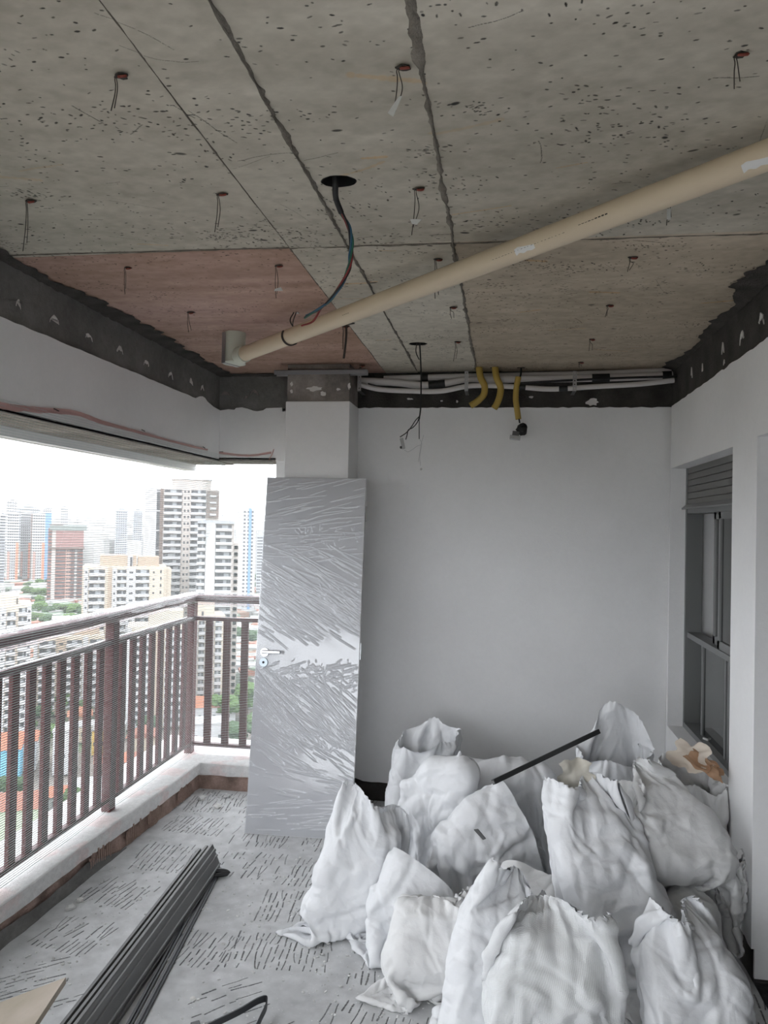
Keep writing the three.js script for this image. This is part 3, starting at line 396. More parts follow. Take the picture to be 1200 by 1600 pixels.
{
  const w = thing('pendant_wires', 'thin black wires dangling from the hexagonal recess before the end wall', 'wire'), Z = -3.95, q = (a) => a.map(([x, y]) => onZ(x, y, Z));
  const start = V(-0.455, YC + 0.06, Z);
  part(w, 'wire', tube([start, ...q([[657, 560], [658, 590], [657, 640], [655, 655]])], 0.0042, 30, 6), blackMat);
  part(w, 'wire', tube(q([[656, 650], [650, 656], [642, 668], [635, 676], [625, 683]]), 0.0028, 24, 6), blackMat); part(w, 'wire', tube(q([[655, 652], [652, 660], [645, 668], [638, 672], [636, 680], [634, 687]]), 0.0028, 24, 6), blackMat); part(w, 'wire', tube(q([[655, 650], [655, 665], [655, 686]]), 0.0026, 14, 6), blackMat);
  part(w, 'wire', tube([start, ...q([[650, 550], [655, 562]])], 0.0028, 14, 6), wireMat);
  part(w, 'wire', tube(q([[632, 703], [637, 706], [645, 702], [652, 697], [658, 695]]), 0.001, 24, 5), steelMat); part(w, 'wire', tube(q([[656, 687], [659, 692], [656, 712], [657, 728]]), 0.001, 16, 5), steelMat); part(w, 'wire', tube(q([[662, 680], [659, 690], [657, 700], [654, 722]]), 0.001, 16, 5), steelMat);
  const c = onZ(629, 693, Z); part(w, 'connector', rbox(0.018, 0.058, 0.012, 0.003).rotateZ(0.24).translate(c.x, c.y, c.z), std(lin(0.4, 0.4, 0.4), 0.5)); const e = onZ(627, 699, Z); part(w, 'connector_cap', new THREE.SphereGeometry(0.008, 10, 8).translate(e.x, e.y, e.z), blackMat); const d = onZ(658, 733, Z); part(w, 'bead', new THREE.SphereGeometry(0.006, 8, 6).translate(d.x, d.y, d.z), paperMat);
}
// services along the end wall
const insMat = std(lin(0.66, 0.63, 0.62), 0.75), yellowMat = std(lin(0.46, 0.32, 0.075), 0.5);
{
  const Z = (k) => ZB + 0.03 + k * 0.045;
  const runs = [['upper white insulated pipe under the slab on the end wall', [[600, 592], [700, 589], [800, 587], [930, 584], [1063, 579]], 0, 0.019, [[664, 0.04]]], ['middle white insulated pipe, sagging between its straps', [[560, 595], [620, 598], [660, 602], [690, 600], [735, 594], [860, 592], [960, 590], [1063, 586]], 1, 0.022, [[683, 0.1], [938, 0.1], [1041, 0.05]]], ['lower thin white insulated pipe along the dark band', [[562, 601], [590, 608], [640, 611], [690, 611], [735, 603], [800, 604], [860, 608], [930, 604], [1000, 600], [1063, 594]], 2, 0.015, [[815, 0.045], [880, 0.05]]]];
  for (const [label, pts, k, r, tapes] of runs) { const p = thing('insulated_pipe', label, 'pipe', 'insulated pipes on the end wall'), q = pts.map(([x, y]) => onZ(x, y, Z(k))); q[q.length - 1].x = Math.min(q[q.length - 1].x, XR - 0.005); const c = new THREE.CatmullRomCurve3(q); part(p, 'insulation', new THREE.TubeGeometry(c, 90, r, 12), insMat); for (const [px, l] of tapes) { let b = 0, bd = 9; for (let i = 0; i <= 400; i++) { const e = Math.abs(c.getPointAt(i / 400).x - onZ(px, 595, Z(k)).x); if (e < bd) { bd = e; b = i / 400; } } const L = c.getLength(), a = [...Array(5)].map((_, i) => c.getPointAt(clamp(b + (i / 4 - 0.5) * l / L, 0, 1))); part(p, 'black_tape', tube(a, r * 1.13, 8, 12), blackMat); } }
  const cable = thing('wall_cable', 'thin black cable between the white pipes on the end wall', 'cable'); part(cable, 'sheath', tube([[575, 600], [600, 606], [680, 608], [735, 599], [770, 601], [860, 596], [960, 591], [1062, 588]].map(([x, y]) => onZ(x, y, Z(1.9))), 0.0065, 80, 8), blackMat);
  for (const [px, n] of [[562, 'end strap'], [729, 'strap'], [898, 'strap']]) { const s = thing('perforated_strap', { 562: 'perforated steel strap holding the pipes beside the column', 729: 'perforated steel strap left of the yellow conduits', 898: 'perforated steel strap right of the yellow conduits' }[px], 'strap', 'pipe straps'), a = onZ(px, 588, Z(2.5)), b = onZ(px, 609, Z(2.6)); const len = a.y - b.y + 0.035; const hs = [...Array(5)].map((_, i) => oval(0, -len / 2 + 0.014 + i * (len - 0.028) / 4, 0.004, 0.004, 8, 0)); part(s, 'band', plate(shapeOf(rect(-0.011, 0.011, -len / 2, len / 2), hs), 0.0015).translate(a.x, b.y + len / 2 - 0.005, a.z + 0.008), steelMat); part(s, 'bracket', box(a.x - 0.01, a.x + 0.01, b.y - 0.008, b.y - 0.004, ZB, a.z + 0.008), steelMat); }
  const track = thing('steel_track', 'short galvanised steel channel across the column head', 'channel'); part(track, 'web', box(-1.362, -0.806, 2.597, 2.6, -4.43, -4.375), steelMat); part(track, 'flange', box(-1.362, -0.806, 2.572, 2.6, -4.378, -4.375), std(lin(0.3, 0.31, 0.33), 0.45, { metalness: 0.5 })); part(track, 'flange', box(-1.362, -0.806, 2.572, 2.6, -4.43, -4.427), steelMat);
  const cond = (label, hole, pts) => { const p = thing('yellow_conduit', label, 'conduit', 'yellow conduits'); const q = pts.map(([x, y]) => onZ(x, y, hole[1] + 0.03)); q.unshift(V(hole[0], YC + 0.05, hole[1])); const g = new THREE.TubeGeometry(new THREE.CatmullRomCurve3(q), 70, 0.0195, 14); const P2 = g.attributes.position; part(p, 'conduit', g, yellowMat); return p; };
  cond('yellow corrugated conduit with bent end, left of the pair', [-0.17, -4.571], [[751, 590], [757, 603], [756, 616], [746, 627], [735, 634]]); cond('yellow corrugated conduit, straighter one of the pair', [-0.076, -4.577], [[776, 590], [782, 605], [781, 618], [776, 632], [772, 638]]);
  const p3 = thing('yellow_conduit', 'short yellow conduit ending in a black taped socket', 'conduit', 'yellow conduits'), q3 = [[810, 589], [807, 605], [806, 625], [808, 640], [810, 655]].map(([x, y]) => onZ(x, y, -4.55));
  part(p3, 'conduit', tube(q3, 0.017, 40, 12), yellowMat); part(p3, 'wire', tube([[0.081, YC + 0.05, -4.587], [0.08, 2.6, -4.585], q3[0].clone().add(V(0, -0.02, 0))], 0.005, 14, 6), blackMat); part(p3, 'wire', tube([q3[4].clone().add(V(0, 0.02, 0)), onZ(812, 661, -4.55)], 0.005, 8, 6), blackMat);
  const b = onZ(813, 671, -4.55); seed(8); const sg = new THREE.IcosahedronGeometry(0.045, 2); { const P = sg.attributes.position; for (let i = 0; i < P.count; i++) { const k = 0.75 + 0.5 * fbm(P.getX(i) * 30, P.getY(i) * 30, P.getZ(i) * 30, 3); P.setXYZ(i, P.getX(i) * k * 0.95, P.getY(i) * k * 1.05, P.getZ(i) * k * 0.7); } sg.computeVertexNormals(); } part(p3, 'taped_socket', sg.translate(b.x + 0.008, b.y, b.z), blackMat); part(p3, 'socket_plate', rbox(0.062, 0.022, 0.05, 0.003).rotateZ(-0.12).translate(b.x - 0.03, b.y - 0.05, b.z + 0.01), std(lin(0.42, 0.42, 0.42), 0.5)); part(p3, 'socket_body', rbox(0.04, 0.03, 0.035, 0.003).rotateZ(-0.12).translate(b.x - 0.026, b.y - 0.028, b.z + 0.012), std(lin(0.1, 0.1, 0.1), 0.5));
}

// ---------------------------------------------------------------- wrapped door leaf
{
  const W = 0.587, H = 1.984, T = 0.035;
  const d = thing('wrapped_door', 'pale grey door leaf in wrinkled clear film leaning on the column', 'door leaf', null, [-1.0745, 0, -4.062]); d.rotation.set(-0.149, 0.04, 0, 'YXZ');
  const doorMat = std(lin(0.62, 0.62, 0.63), 0.55), edgeMat = std(lin(0.56, 0.56, 0.56), 0.5);
  part(d, 'panel', rbox(W, H, T, 0.002).translate(0, H / 2, -T / 2), doorMat);
  const cl = new THREE.MeshPhysicalMaterial({ color: lin(0.93, 0.94, 0.96), roughness: 0.12, transmission: 0.86, thickness: 0, ior: 1.95, side: THREE.DoubleSide });
  // film: straight pulled creases in fans, changing direction by zones, and small crumples where sheets overlap
  seed(31); const FU = 260, FV = 860, hf = new Float32Array((FU + 1) * (FV + 1));
  const pull = (x, y, ang, len, w, A) => { const c = Math.cos(ang), s2 = Math.sin(ang), R = len / 2 + w, i0 = Math.max(0, Math.floor((x - R + W / 2) / W * FU)), i1 = Math.min(FU, Math.ceil((x + R + W / 2) / W * FU)), j0 = Math.max(0, Math.floor((y - R) / H * FV)), j1 = Math.min(FV, Math.ceil((y + R) / H * FV)); for (let j = j0; j <= j1; j++) for (let i = i0; i <= i1; i++) { const dx = i / FU * W - W / 2 - x, dy = j / FV * H - y, t = (dx * c + dy * s2) / (len / 2), q = Math.abs(-dx * s2 + dy * c) / w; if (q < 1 && t > -1 && t < 1) { const k = j * (FU + 1) + i; hf[k] = Math.max(hf[k], A * (1 - q) * Math.min(1, (1 - t * t) * 1.6)); } } };
  const zones = [[1.86, 0.14, 0.22, 40, 0.3], [1.62, 0.12, 0.1, 34, 0.24], [1.42, 0.12, -0.45, 80, 0.3], [1.24, 0.12, -0.62, 90, 0.34], [1.12, 0.08, -0.5, 50, 0.2], [0.86, 0.06, 0.25, 34, 0.16], [0.68, 0.14, -0.72, 90, 0.34], [0.46, 0.1, -0.55, 50, 0.24], [0.28, 0.08, -0.2, 30, 0.2], [0.1, 0.08, 0.12, 26, 0.26]];
  for (const [cy, sp, ang, n, len] of zones) for (let k = 0; k < n; k++) pull(rr(-W / 2, W / 2), cy + rr(-1, 1) * sp, ang + rr(-0.14, 0.14), rr(0.25, 1) * len, rr(0.003, 0.0065), rr(0.0015, 0.0045));
  for (let k = 0; k < 260; k++) { const cy = [0.88, 0.84, 0.5, 0.52, 1.64, 1.3][(rnd() * 6) | 0]; pull(rr(-0.1, W / 2), cy + rr(-0.06, 0.06), rr(0, 3.1), rr(0.012, 0.05), rr(0.003, 0.006), rr(0.002, 0.0045)); }
  const fl = grid(FU, FV, (u, v) => { const x = (u - 0.5) * (W + 0.004), y = 0.004 + v * (H - 0.004), e = Math.min(u, 1 - u) * W; return [x, y, 0.0025 + hf[Math.round(v * FV) * (FU + 1) + Math.round(u * FU)] * smooth(0, 0.012, e) + 0.0012 * fbm(x * 9, y * 9, 2, 2)]; });
  part(d, 'plastic_film', fl, cl);
  const hx = -W / 2 + 0.052, hy = 0.975;
  const chrome = std(lin(0.75, 0.76, 0.78), 0.2, { metalness: 1 });
  const hd = part(d, 'handle_rose', new THREE.CylinderGeometry(0.024, 0.025, 0.009, 24).rotateX(Math.PI / 2).translate(hx, hy, 0.012), chrome); part(hd, 'handle_neck', cyl([hx, hy, 0.01], [hx, hy, 0.05], 0.009, 14), chrome); part(hd, 'lever', rbox(0.108, 0.02, 0.013, 0.005).translate(hx + 0.046, hy + 0.003, 0.054), chrome); part(hd, 'lever_end', rbox(0.012, 0.016, 0.03, 0.004).translate(hx + 0.096, hy + 0.003, 0.04), chrome);
  const lk = part(d, 'lock_rose', new THREE.CylinderGeometry(0.024, 0.025, 0.007, 24).rotateX(Math.PI / 2).translate(hx - 0.004, hy - 0.056, 0.01), std(lin(0.55, 0.62, 0.68), 0.3, { metalness: 0.6 })); part(lk, 'keyhole', cyl([hx - 0.004, hy - 0.056, 0.012], [hx - 0.004, hy - 0.056, 0.0145], 0.007, 12), blackMat);
  for (const y of [1.78, 1.0, 0.25]) part(d, 'hinge', cyl([W / 2 + 0.005, y - 0.045, -T / 2], [W / 2 + 0.005, y + 0.045, -T / 2], 0.006, 10), chrome);
}

// ---------------------------------------------------------------- on the floor, left
const darkAlu = std(lin(0.15, 0.15, 0.148), 0.4, { metalness: 0.4 });
{ // ribbed aluminium profiles lying on edge, one behind the other
  const prof = [[0, 0], [0.006, 0.002], [0.004, 0.012], [-0.002, 0.014], [-0.004, 0.03], [0.001, 0.031], [-0.001, 0.034], [-0.006, 0.035], [-0.02, 0.07], [-0.015, 0.071], [-0.017, 0.076], [-0.023, 0.077], [-0.03, 0.092], [-0.024, 0.095], [-0.028, 0.103], [-0.034, 0.104], [-0.041, 0.122], [-0.05, 0.122], [-0.044, 0.1], [-0.024, 0.04], [-0.012, 0]];
  const dir = V(0.075, 0, 1.15).normalize(), start = V(-1.335, 0.002, -3.6);
  ['outermost ribbed dark grey aluminium profile, facing the sacks', 'second ribbed aluminium profile of the bundle', 'ribbed aluminium profile nearest the curb in the bundle'].forEach((label, k) => { const L = 2.2 - k * 0.05, m = extrude(prof, L, 0.0008); const o = thing('metal_profile', label, 'profile', 'aluminium profiles on the floor', [start.x - k * 0.0185, start.y, start.z + (k === 1 ? 0.02 : k * 0.03)]); o.rotation.y = Math.atan2(dir.x, dir.z); part(o, 'profile', m, darkAlu); part(o, 'top_flange', box(-0.052, -0.041, 0.122, 0.125, 0, L), darkAlu); });
}
{ // thin black bars beside them
  const a = onY(334, 1371, 0), b = onY(213, 1600, 0), ang = Math.atan2(b.x - a.x, b.z - a.z), L = a.distanceTo(b) + 0.9;
  [['slim black gasket bar next to the profile bundle', -0.02], ['slim black gasket bar on the sack side', 0.013]].forEach(([label, o], i) => { const t = thing('black_bar', label, 'bar', 'black bars on the floor', [a.x + o, 0.001, a.z + i * 0.01]); t.rotation.y = ang; part(t, 'bar', extrude([[-0.01, 0], [0.01, 0], [0.01, 0.006], [0.004, 0.008], [0.002, 0.014], [-0.004, 0.014], [-0.006, 0.006], [-0.01, 0.006]], L, 0.0008), std(lin(0.03, 0.032, 0.038), 0.35)); });
  const loop = thing('folded_gasket', 'small folded black rubber strip at the far end of the profiles', 'strip'); part(loop, 'strip', tube([onY(300, 1374, 0.012), onY(330, 1369, 0.013), onY(350, 1366, 0.014), onY(357, 1364, 0.018), onY(350, 1361, 0.024), onY(335, 1361, 0.026), onY(320, 1363, 0.024)], 0.011, 40, 8).scale(1, 1, 1), std(lin(0.02, 0.021, 0.024), 0.4));
  // broad flat band bent into a loop in front
  const P = [onY(285, 1625, 0.012), onY(330, 1602, 0.03), onY(375, 1580, 0.05), onY(405, 1563, 0.06), onY(416, 1561, 0.055), onY(416, 1572, 0.045), onY(408, 1590, 0.03), onY(398, 1612, 0.014), onY(392, 1625, 0.013)], c = new THREE.CatmullRomCurve3(P), hw = 0.011, tk = 0.0025;
  const band = thing('black_band', 'bent flat black rubber band looped on the floor in front', 'band');
  part(band, 'band', merge([[-1, -1, 1, -1], [1, -1, 1, 1], [1, 1, -1, 1], [-1, 1, -1, -1]].map(([a0, b0, a1, b1]) => grid(60, 1, (u, v) => { const p = c.getPoint(u), t = c.getTangent(u), n = V(0, 1, 0).cross(t).normalize(); const s = lerp(a0, a1, v), w = lerp(b0, b1, v); return [p.x + n.x * tk * s, p.y + hw * w, p.z + n.z * tk * s]; }))), std(lin(0.028, 0.03, 0.033), 0.4));
  const e = onY(312, 1597, 0.012); part(band, 'end_piece', rbox(0.03, 0.02, 0.045, 0.003).rotateY(0.6).translate(e.x, 0.012, e.z + 0.03), std(lin(0.028, 0.03, 0.033), 0.4));
}
{ // offcut of beige board in the corner of the picture
  const c0 = onY(103, 1537, 0.16), e1 = onY(0, 1577, 0.15), e2 = onY(62, 1600, 0.15); const d1 = e1.clone().sub(c0).normalize(), d2 = e2.clone().sub(c0).normalize();
  const sh = shapeOf([[0, 0], [0.7, 0], [0.75, 0.6], [0, 0.6]]); const g = plate(sh, 0.022); const m = new THREE.Matrix4().makeBasis(d1, d2, d1.clone().cross(d2).normalize().multiplyScalar(1)); g.applyMatrix4(m).translate(c0.x, c0.y, c0.z);
  const b = thing('beige_board', 'beige stone look board with broken edge resting in the corner', 'board'); seed(3); part(b, 'board', g, std(lin(0.62, 0.55, 0.46), 0.6, { map: scaled(texFrom(256, (() => { const n = tileFbm(256, 4, 4, 6, 7); return (i) => { const v = 225 + n[i] * 26; return [v, v - 3, v - 8 + n[i] * 8]; }; })(), true), 0.5) }));
  const f = c0.clone().addScaledVector(d1, 0.35).addScaledVector(d2, 0.3); b.userData.note = undefined; delete b.userData.note;
  part(b, 'backing_strip', box(-0.03, 0.03, 0, c0.y - 0.0, -0.25, 0.25).translate(f.x, 0, f.z), std(lin(0.2, 0.19, 0.18), 0.8));
}
{ // crumbs of glue and tile: larger bits one by one, grit as one
  seed(41); const geoms = [...Array(5)].map(() => { const g = new THREE.DodecahedronGeometry(1, 0), P = g.attributes.position; const m = new Map(); for (let i = 0; i < P.count; i++) { const k = [P.getX(i), P.getY(i), P.getZ(i)].map((x) => x.toFixed(2)).join(); if (!m.has(k)) m.set(k, rr(0.6, 1.15)); const s = m.get(k); P.setXYZ(i, P.getX(i) * s, P.getY(i) * s * 0.45, P.getZ(i) * s * 0.8); } g.computeVertexNormals(); return g; });
  const mats = [std(lin(0.66, 0.66, 0.65), 0.9), std(lin(0.55, 0.55, 0.55), 0.9), std(lin(0.74, 0.73, 0.71), 0.9)];
  const spots = [[316, 1249, 13, 'pale mortar chunk by the back curb'], [340, 1262, 12, 'flat pale mortar chunk in front of the back curb'], [354, 1246, 9, 'white flake of tile glue near the door foot'], [125, 1408, 11, 'dusty mortar lump against the left curb'], [110, 1420, 13, 'longer dusty mortar piece beside the left curb'], [301, 1562, 8, 'small squared glue piece in front of the black band'], [592, 1502, 9, 'white glue flake before the slumped sack'], [620, 1535, 8, 'white glue crumb under the slumped sack']];
  for (const [px, py, r, label] of spots) { const p = onY(px, py, 0), s = r * Math.abs(p.z) / 1200 * 0.75; const m = solo('mortar_chunk', geoms[(rnd() * 5) | 0], mats[(rnd() * 3) | 0], label, 'rubble', 'mortar chunks on the floor'); m.scale.set(s, s, s); m.position.set(p.x, s * 0.3, p.z); m.rotation.y = rr(0, 6); }
  const n = 4600, im = new THREE.InstancedMesh(geoms[0], mats[0], n); const m4 = new THREE.Matrix4(), q = new THREE.Quaternion(), col = new THREE.Color();
  for (let i = 0; i < n; i++) { let x, z; do { x = rr(-1.86, 0.5); z = rr(-4.62, -1.6); } while (fbm(x * 2.2, z * 2.2, 3, 3) + rnd() * 0.5 < 0.1); const s = 0.0014 + 0.0075 * rnd() ** 4; m4.compose(V(x, s * 0.3, z), q.setFromEuler(new THREE.Euler(rr(-0.3, 0.3), rr(0, 6), rr(-0.3, 0.3))), V(s, s, s * rr(0.7, 1.5))); im.setMatrixAt(i, m4); const g = rr(0.8, 1.25); im.setColorAt(i, col.setRGB(g, g, g)); }
  im.name = 'floor_grit'; im.userData = { kind: 'stuff', label: 'grit and crumbs of tile glue scattered on the floor', category: 'grit' }; im.castShadow = im.receiveShadow = true; scene.add(im);
}

// ---------------------------------------------------------------- the city outside
const GY = -76;
{
  seed(60);
  const gN = tileFbm(1024, 24, 24, 6, 61), gM = tileFbm(1024, 8, 8, 4, 67);
  const groundTex = texFrom(1024, (i) => { const v = 104 + gN[i] * 40, g = smooth(0.1, 0.45, gM[i]); return [lerp(v + 10, v * 0.55, g), lerp(v + 2, v * 0.72, g), lerp(v - 4, v * 0.45, g)]; }, true);
  const land = struct('ground_outside', 'city ground far below the balcony', 'ground');
  part(land, 'terrain', grid(60, 60, (u, v) => { const x = lerp(-3600, 2600, u), z = lerp(-4200, 1500, v), d = Math.hypot(x, z), h = 70 * smooth(1500, 3600, d) * (0.75 + 0.5 * fbm(x * 0.0012, z * 0.0012, 3, 3)); return [x, GY + h - 1, z, x, z]; }), std(0xffffff, 0.95, { map: scaled(groundTex, 420) }));
}
const hill = (x, z) => { const d = Math.hypot(x, z); return GY + 70 * smooth(1500, 3600, d) * (0.75 + 0.5 * fbm(x * 0.0012, z * 0.0012, 3, 3)); };
const glassDark = std(lin(0.06, 0.06, 0.065), 0.3), cW = std(lin(0.43, 0.43, 0.44), 0.9), cCream = std(lin(0.47, 0.41, 0.34), 0.9), cSand = std(lin(0.36, 0.29, 0.23), 0.9), cBrown = std(lin(0.17, 0.135, 0.12), 0.9), cGrey = std(lin(0.33, 0.34, 0.36), 0.9), cConc = std(lin(0.4, 0.365, 0.34), 0.9), cBlue = std(lin(0.15, 0.26, 0.42), 0.9), cRedBrick = std(lin(0.23, 0.12, 0.1), 0.95), cPink = std(lin(0.38, 0.24, 0.2), 0.9), railGrey = std(lin(0.27, 0.28, 0.29), 0.6);
const roofMats = [std(lin(0.32, 0.11, 0.065), 0.9), std(lin(0.24, 0.1, 0.07), 0.9), std(lin(0.36, 0.15, 0.09), 0.9), std(lin(0.2, 0.19, 0.18), 0.9), std(lin(0.36, 0.36, 0.36), 0.9)];
// a building whose front spans two lines of sight at one distance; local x runs along the front, z towards the balcony
function block(label, px0, px1, d, depth, group, yaw = 0) {
  const a = far(px0, 812, d), b = far(px1, 812, d), w = Math.hypot(b.x - a.x, b.z - a.z);
  const g = thing('apartment_building', label, 'building', group, [a.x, GY, a.z]); g.rotation.y = Math.atan2(-(b.z - a.z), b.x - a.x) + yaw;
  const H = (py) => far((px0 + px1) / 2, py, d).y - GY, U = (px) => (px - px0) / (px1 - px0) * w;
  const bx = (name, u0, u1, y0, y1, z0, z1, m) => part(g, name, box(u0, u1, y0, y1, z0, z1), m);
  return { g, w, H, U, bx, d, depth, pitch: 3 };
}
// columns of balconies: dark room opening, slab and parapet a floor
function balconies(B, u0, u1, top, n, wall, pitch, out = 1.1) { for (let i = 0; i < n; i++) { const y = top - (i + 1) * pitch; if (y < 1) break; const o = B.bx('balcony', u0, u1, y - 0.2, y + pitch * 0.34, 0, out, wall); part(o, 'room_opening', box(u0 + 0.2, u1 - 0.2, y + pitch * 0.34, y + pitch * 0.82, 0.02, 0.1), glassDark); const k = lerp(u0, u1, rr(0.25, 0.6)); part(o, 'glazing', box(k, lerp(k, u1, rr(0.3, 0.7)), y + pitch * 0.34, y + pitch * 0.78, 0.12, 0.16), railGrey); } }
function windowsIn(B, name, u0, u1, nu, top, n, pitch, ww, wh, z = 0.03, one = true) { const gs = []; for (let i = 0; i < n; i++) for (let k = 0; k < nu; k++) { const y = top - (i + 1) * pitch + pitch * 0.3, u = lerp(u0, u1, (k + 0.5) / nu); if (y < 1) continue; const q = box(u - ww / 2, u + ww / 2, y, y + wh, 0, z); if (one) gs.push(q); else part(B.g, name, q, glassDark); } if (one && gs.length) part(B.g, name, merge(gs), glassDark).userData.kind = 'stuff'; }
{ // tall pale tower with rows of balconies
  seed(61); const B = block('tallest white tower with balcony rows and a rooftop block', 226, 342, 380, 26), { H, U, bx } = B, p = 3.04;
  bx('side_slab', U(226), U(244), 0, H(764), -14, 0.5, cW); bx('stair_strip', U(244), U(249), 0, H(766), -13, 0.2, glassDark); for (let i = 0; i < 8; i++) bx('strip_band', U(243.6), U(249.4), H(768) - i * 9.3 - 0.5, H(768) - i * 9.3, -13, 0.35, cW);
  bx('brown_strip', U(249), U(254), 0, H(764), -14, 0.3, cBrown); bx('body', U(254), U(342), 0, H(764.5), -24, 0, cConc); bx('core_strip', U(284), U(297), 0, H(764), 0, 0.8, cConc); bx('roof_block', U(267), U(329), H(764.5), H(748), -18, -4, cConc); bx('roof_edge', U(267) - 0.4, U(329) + 0.4, H(748.6), H(747.5), -18.4, -3.6, cW);
  bx('corner_panel', U(322), U(341), H(808), H(766), 0, 1.3, cBrown); for (let i = 0; i < 4; i++) bx('panel_box', U(327), U(337), H(776 + i * 9.6), H(773 + i * 9.6), 0, 2.0, cW);
  balconies(B, U(255), U(283), H(763.5), 30, cW, p, 1.4); balconies(B, U(297), U(321), H(763.5), 30, cW, p, 1.4); windowsIn(B, 'window', U(285), U(296), 2, H(763), 30, p, 0.9, 1.1, 0.85);
}
{
  seed(62); const B = block('lower white tower with rounded balcony stack beside a blank white pier', 308, 374, 345, 20), { H, U, bx } = B, p = 3.02;
  bx('body', U(310), U(366), 0, H(817), -20, 0, cConc); bx('parapet', U(309), U(367), H(818), H(813.5), -20, 1.6, cGrey); bx('white_pier', U(322.5), U(337), 0, H(818), 0, 2.2, cW); bx('roof_room', U(341), U(356), H(817), H(808), -12, -3, cConc); bx('roof_rail', U(346), U(349), H(808), H(804), -8, -7, cGrey); bx('roof_rail', U(351), U(352), H(808), H(804), -8, -7, cGrey); bx('side_wing', U(366), U(374), 0, H(848), -20, -1, cConc);
  balconies(B, U(337.5), U(363), H(818), 32, cW, p, 1.9); balconies(B, U(309), U(322), H(817), 32, cW, p, 1.4); windowsIn(B, 'window', U(367), U(373.5), 1, H(850), 24, p, 1.3, 1.3, -0.9 + 0.04);
  for (let i = 0; i < 24; i++) bx('side_window', U(367.2), U(372), H(851) - i * p - 1.6, H(851) - i * p - 0.3, -1.02, -0.94, glassDark);
}
{ // beige blocks in front
  seed(63); const B = block('beige apartment block with four balcony columns and rooftop walls', 131, 268, 350, 22), { H, U, bx } = B, p = 3.0;
  bx('body', U(131), U(262), 0, H(885), -20, 0, cCream); bx('roof_wall', U(157), U(214), H(886), H(868), -14, -3, cSand); bx('roof_wall', U(200), U(208), H(886), H(869), -4, -2.4, cW); bx('roof_wall', U(216), U(250), H(886), H(870), -13, -3.5, cSand); bx('roof_slot', U(204), U(207), H(886), H(871), -2.4, -2.2, glassDark); bx('recess_strip', U(170), U(176), 0, H(886), 0, 0.12, cSand); bx('front_panel', U(134), U(140), 0, H(887), 0, 0.9, cW); bx('front_panel', U(177), U(184), 0, H(888), 0, 0.9, cW); bx('front_panel', U(199), U(213), 0, H(888), 0, 0.7, cW); bx('front_panel', U(235), U(258), 0, H(888), 0, 0.7, cCream); bx('side_wing', U(258), U(270), 0, H(889), -18, -1, cCream);
  balconies(B, U(141), U(166), H(888), 26, cW, p, 1.2); balconies(B, U(184), U(199), H(888), 26, cW, p, 1.2); balconies(B, U(213), U(235), H(888), 26, cW, p, 1.2);
  windowsIn(B, 'small_window', U(135), U(139), 1, H(888), 26, p, 0.7, 0.9, 0.95); windowsIn(B, 'small_window', U(177.5), U(183), 1, H(888), 26, p, 0.7, 0.9, 0.95); windowsIn(B, 'small_window', U(203), U(209), 2, H(888), 26, p, 0.7, 0.8, 0.75); windowsIn(B, 'small_window', U(238), U(245), 1, H(888), 26, p, 0.8, 0.8, 0.75); windowsIn(B, 'small_window', U(250), U(256), 1, H(888), 26, p, 0.7, 1.4, 0.75);
}
{
  seed(64); const B = block('cream apartment block cut by the picture edge behind the handrail', -34, 54, 290, 20), { H, U, bx } = B, p = 3.0;
  bx('body', U(-34), U(53), 0, H(946), -18, 0, cCream); bx('roof_wall', U(-34), U(33), H(950), H(931), -12, -2.5, cCream); bx('roof_slot', U(29), U(31), H(950), H(936), -2.5, -2.3, glassDark); bx('front_panel', U(4), U(13), 0, H(950), 0, 0.8, cW); bx('front_panel', U(46), U(53), 0, H(948), 0, 0.7, cW);
  balconies(B, U(14), U(29), H(954), 22, cW, p, 1.1); balconies(B, U(32), U(47), H(948), 22, cW, p, 1.1); balconies(B, U(-14), U(3), H(954), 22, cW, p, 1.1); windowsIn(B, 'small_window', U(47), U(52), 1, H(948), 22, p, 0.7, 0.8, 0.76); windowsIn(B, 'small_window', U(5), U(12), 1, H(952), 22, p, 0.7, 0.8, 0.86);
}
{
  seed(65); const B = block('pale twin block whose roof shows just under the handrail', 58, 168, 330, 18), { H, U, bx } = B, p = 3.0;
  bx('body', U(58), U(168), 0, H(994), -16, 0, cCream); bx('roof_wall', U(84), U(112), H(996), H(966), -10, -2, cW); bx('roof_wall', U(120), U(160), H(996), H(980), -10, -3, cSand); bx('front_panel', U(58), U(64), 0, H(996), 0, 0.8, cW); bx('front_panel', U(94), U(106), 0, H(996), 0, 0.8, cSand); bx('front_panel', U(134), U(142), 0, H(996), 0, 0.8, cW);
  balconies(B, U(66), U(92), H(998), 20, cW, p, 1.2); balconies(B, U(108), U(133), H(998), 20, cW, p, 1.2); balconies(B, U(144), U(166), H(998), 20, cW, p, 1.2); windowsIn(B, 'small_window', U(97), U(103), 2, H(998), 20, p, 0.7, 0.8, 0.86);
}
{
  seed(66); const B = block('narrow cream block with slanting balcony rows beside the corner post', 204, 306, 300, 16), { H, U, bx } = B, p = 3.0;
  bx('body', U(204), U(306), 0, H(978), -14, 0, cCream); bx('roof_wall', U(236), U(290), H(980), H(955), -10, -2, cCream); bx('front_panel', U(204), U(210), 0, H(980), 0, 0.8, cW); bx('front_panel', U(248), U(258), 0, H(980), 0, 0.8, cSand);
  balconies(B, U(214), U(244), H(982), 20, cW, p, 1.2); balconies(B, U(262), U(292), H(982), 20, cW, p, 1.2); windowsIn(B, 'small_window', U(294), U(304), 1, H(982), 20, p, 0.7, 0.8, 0.1);
}
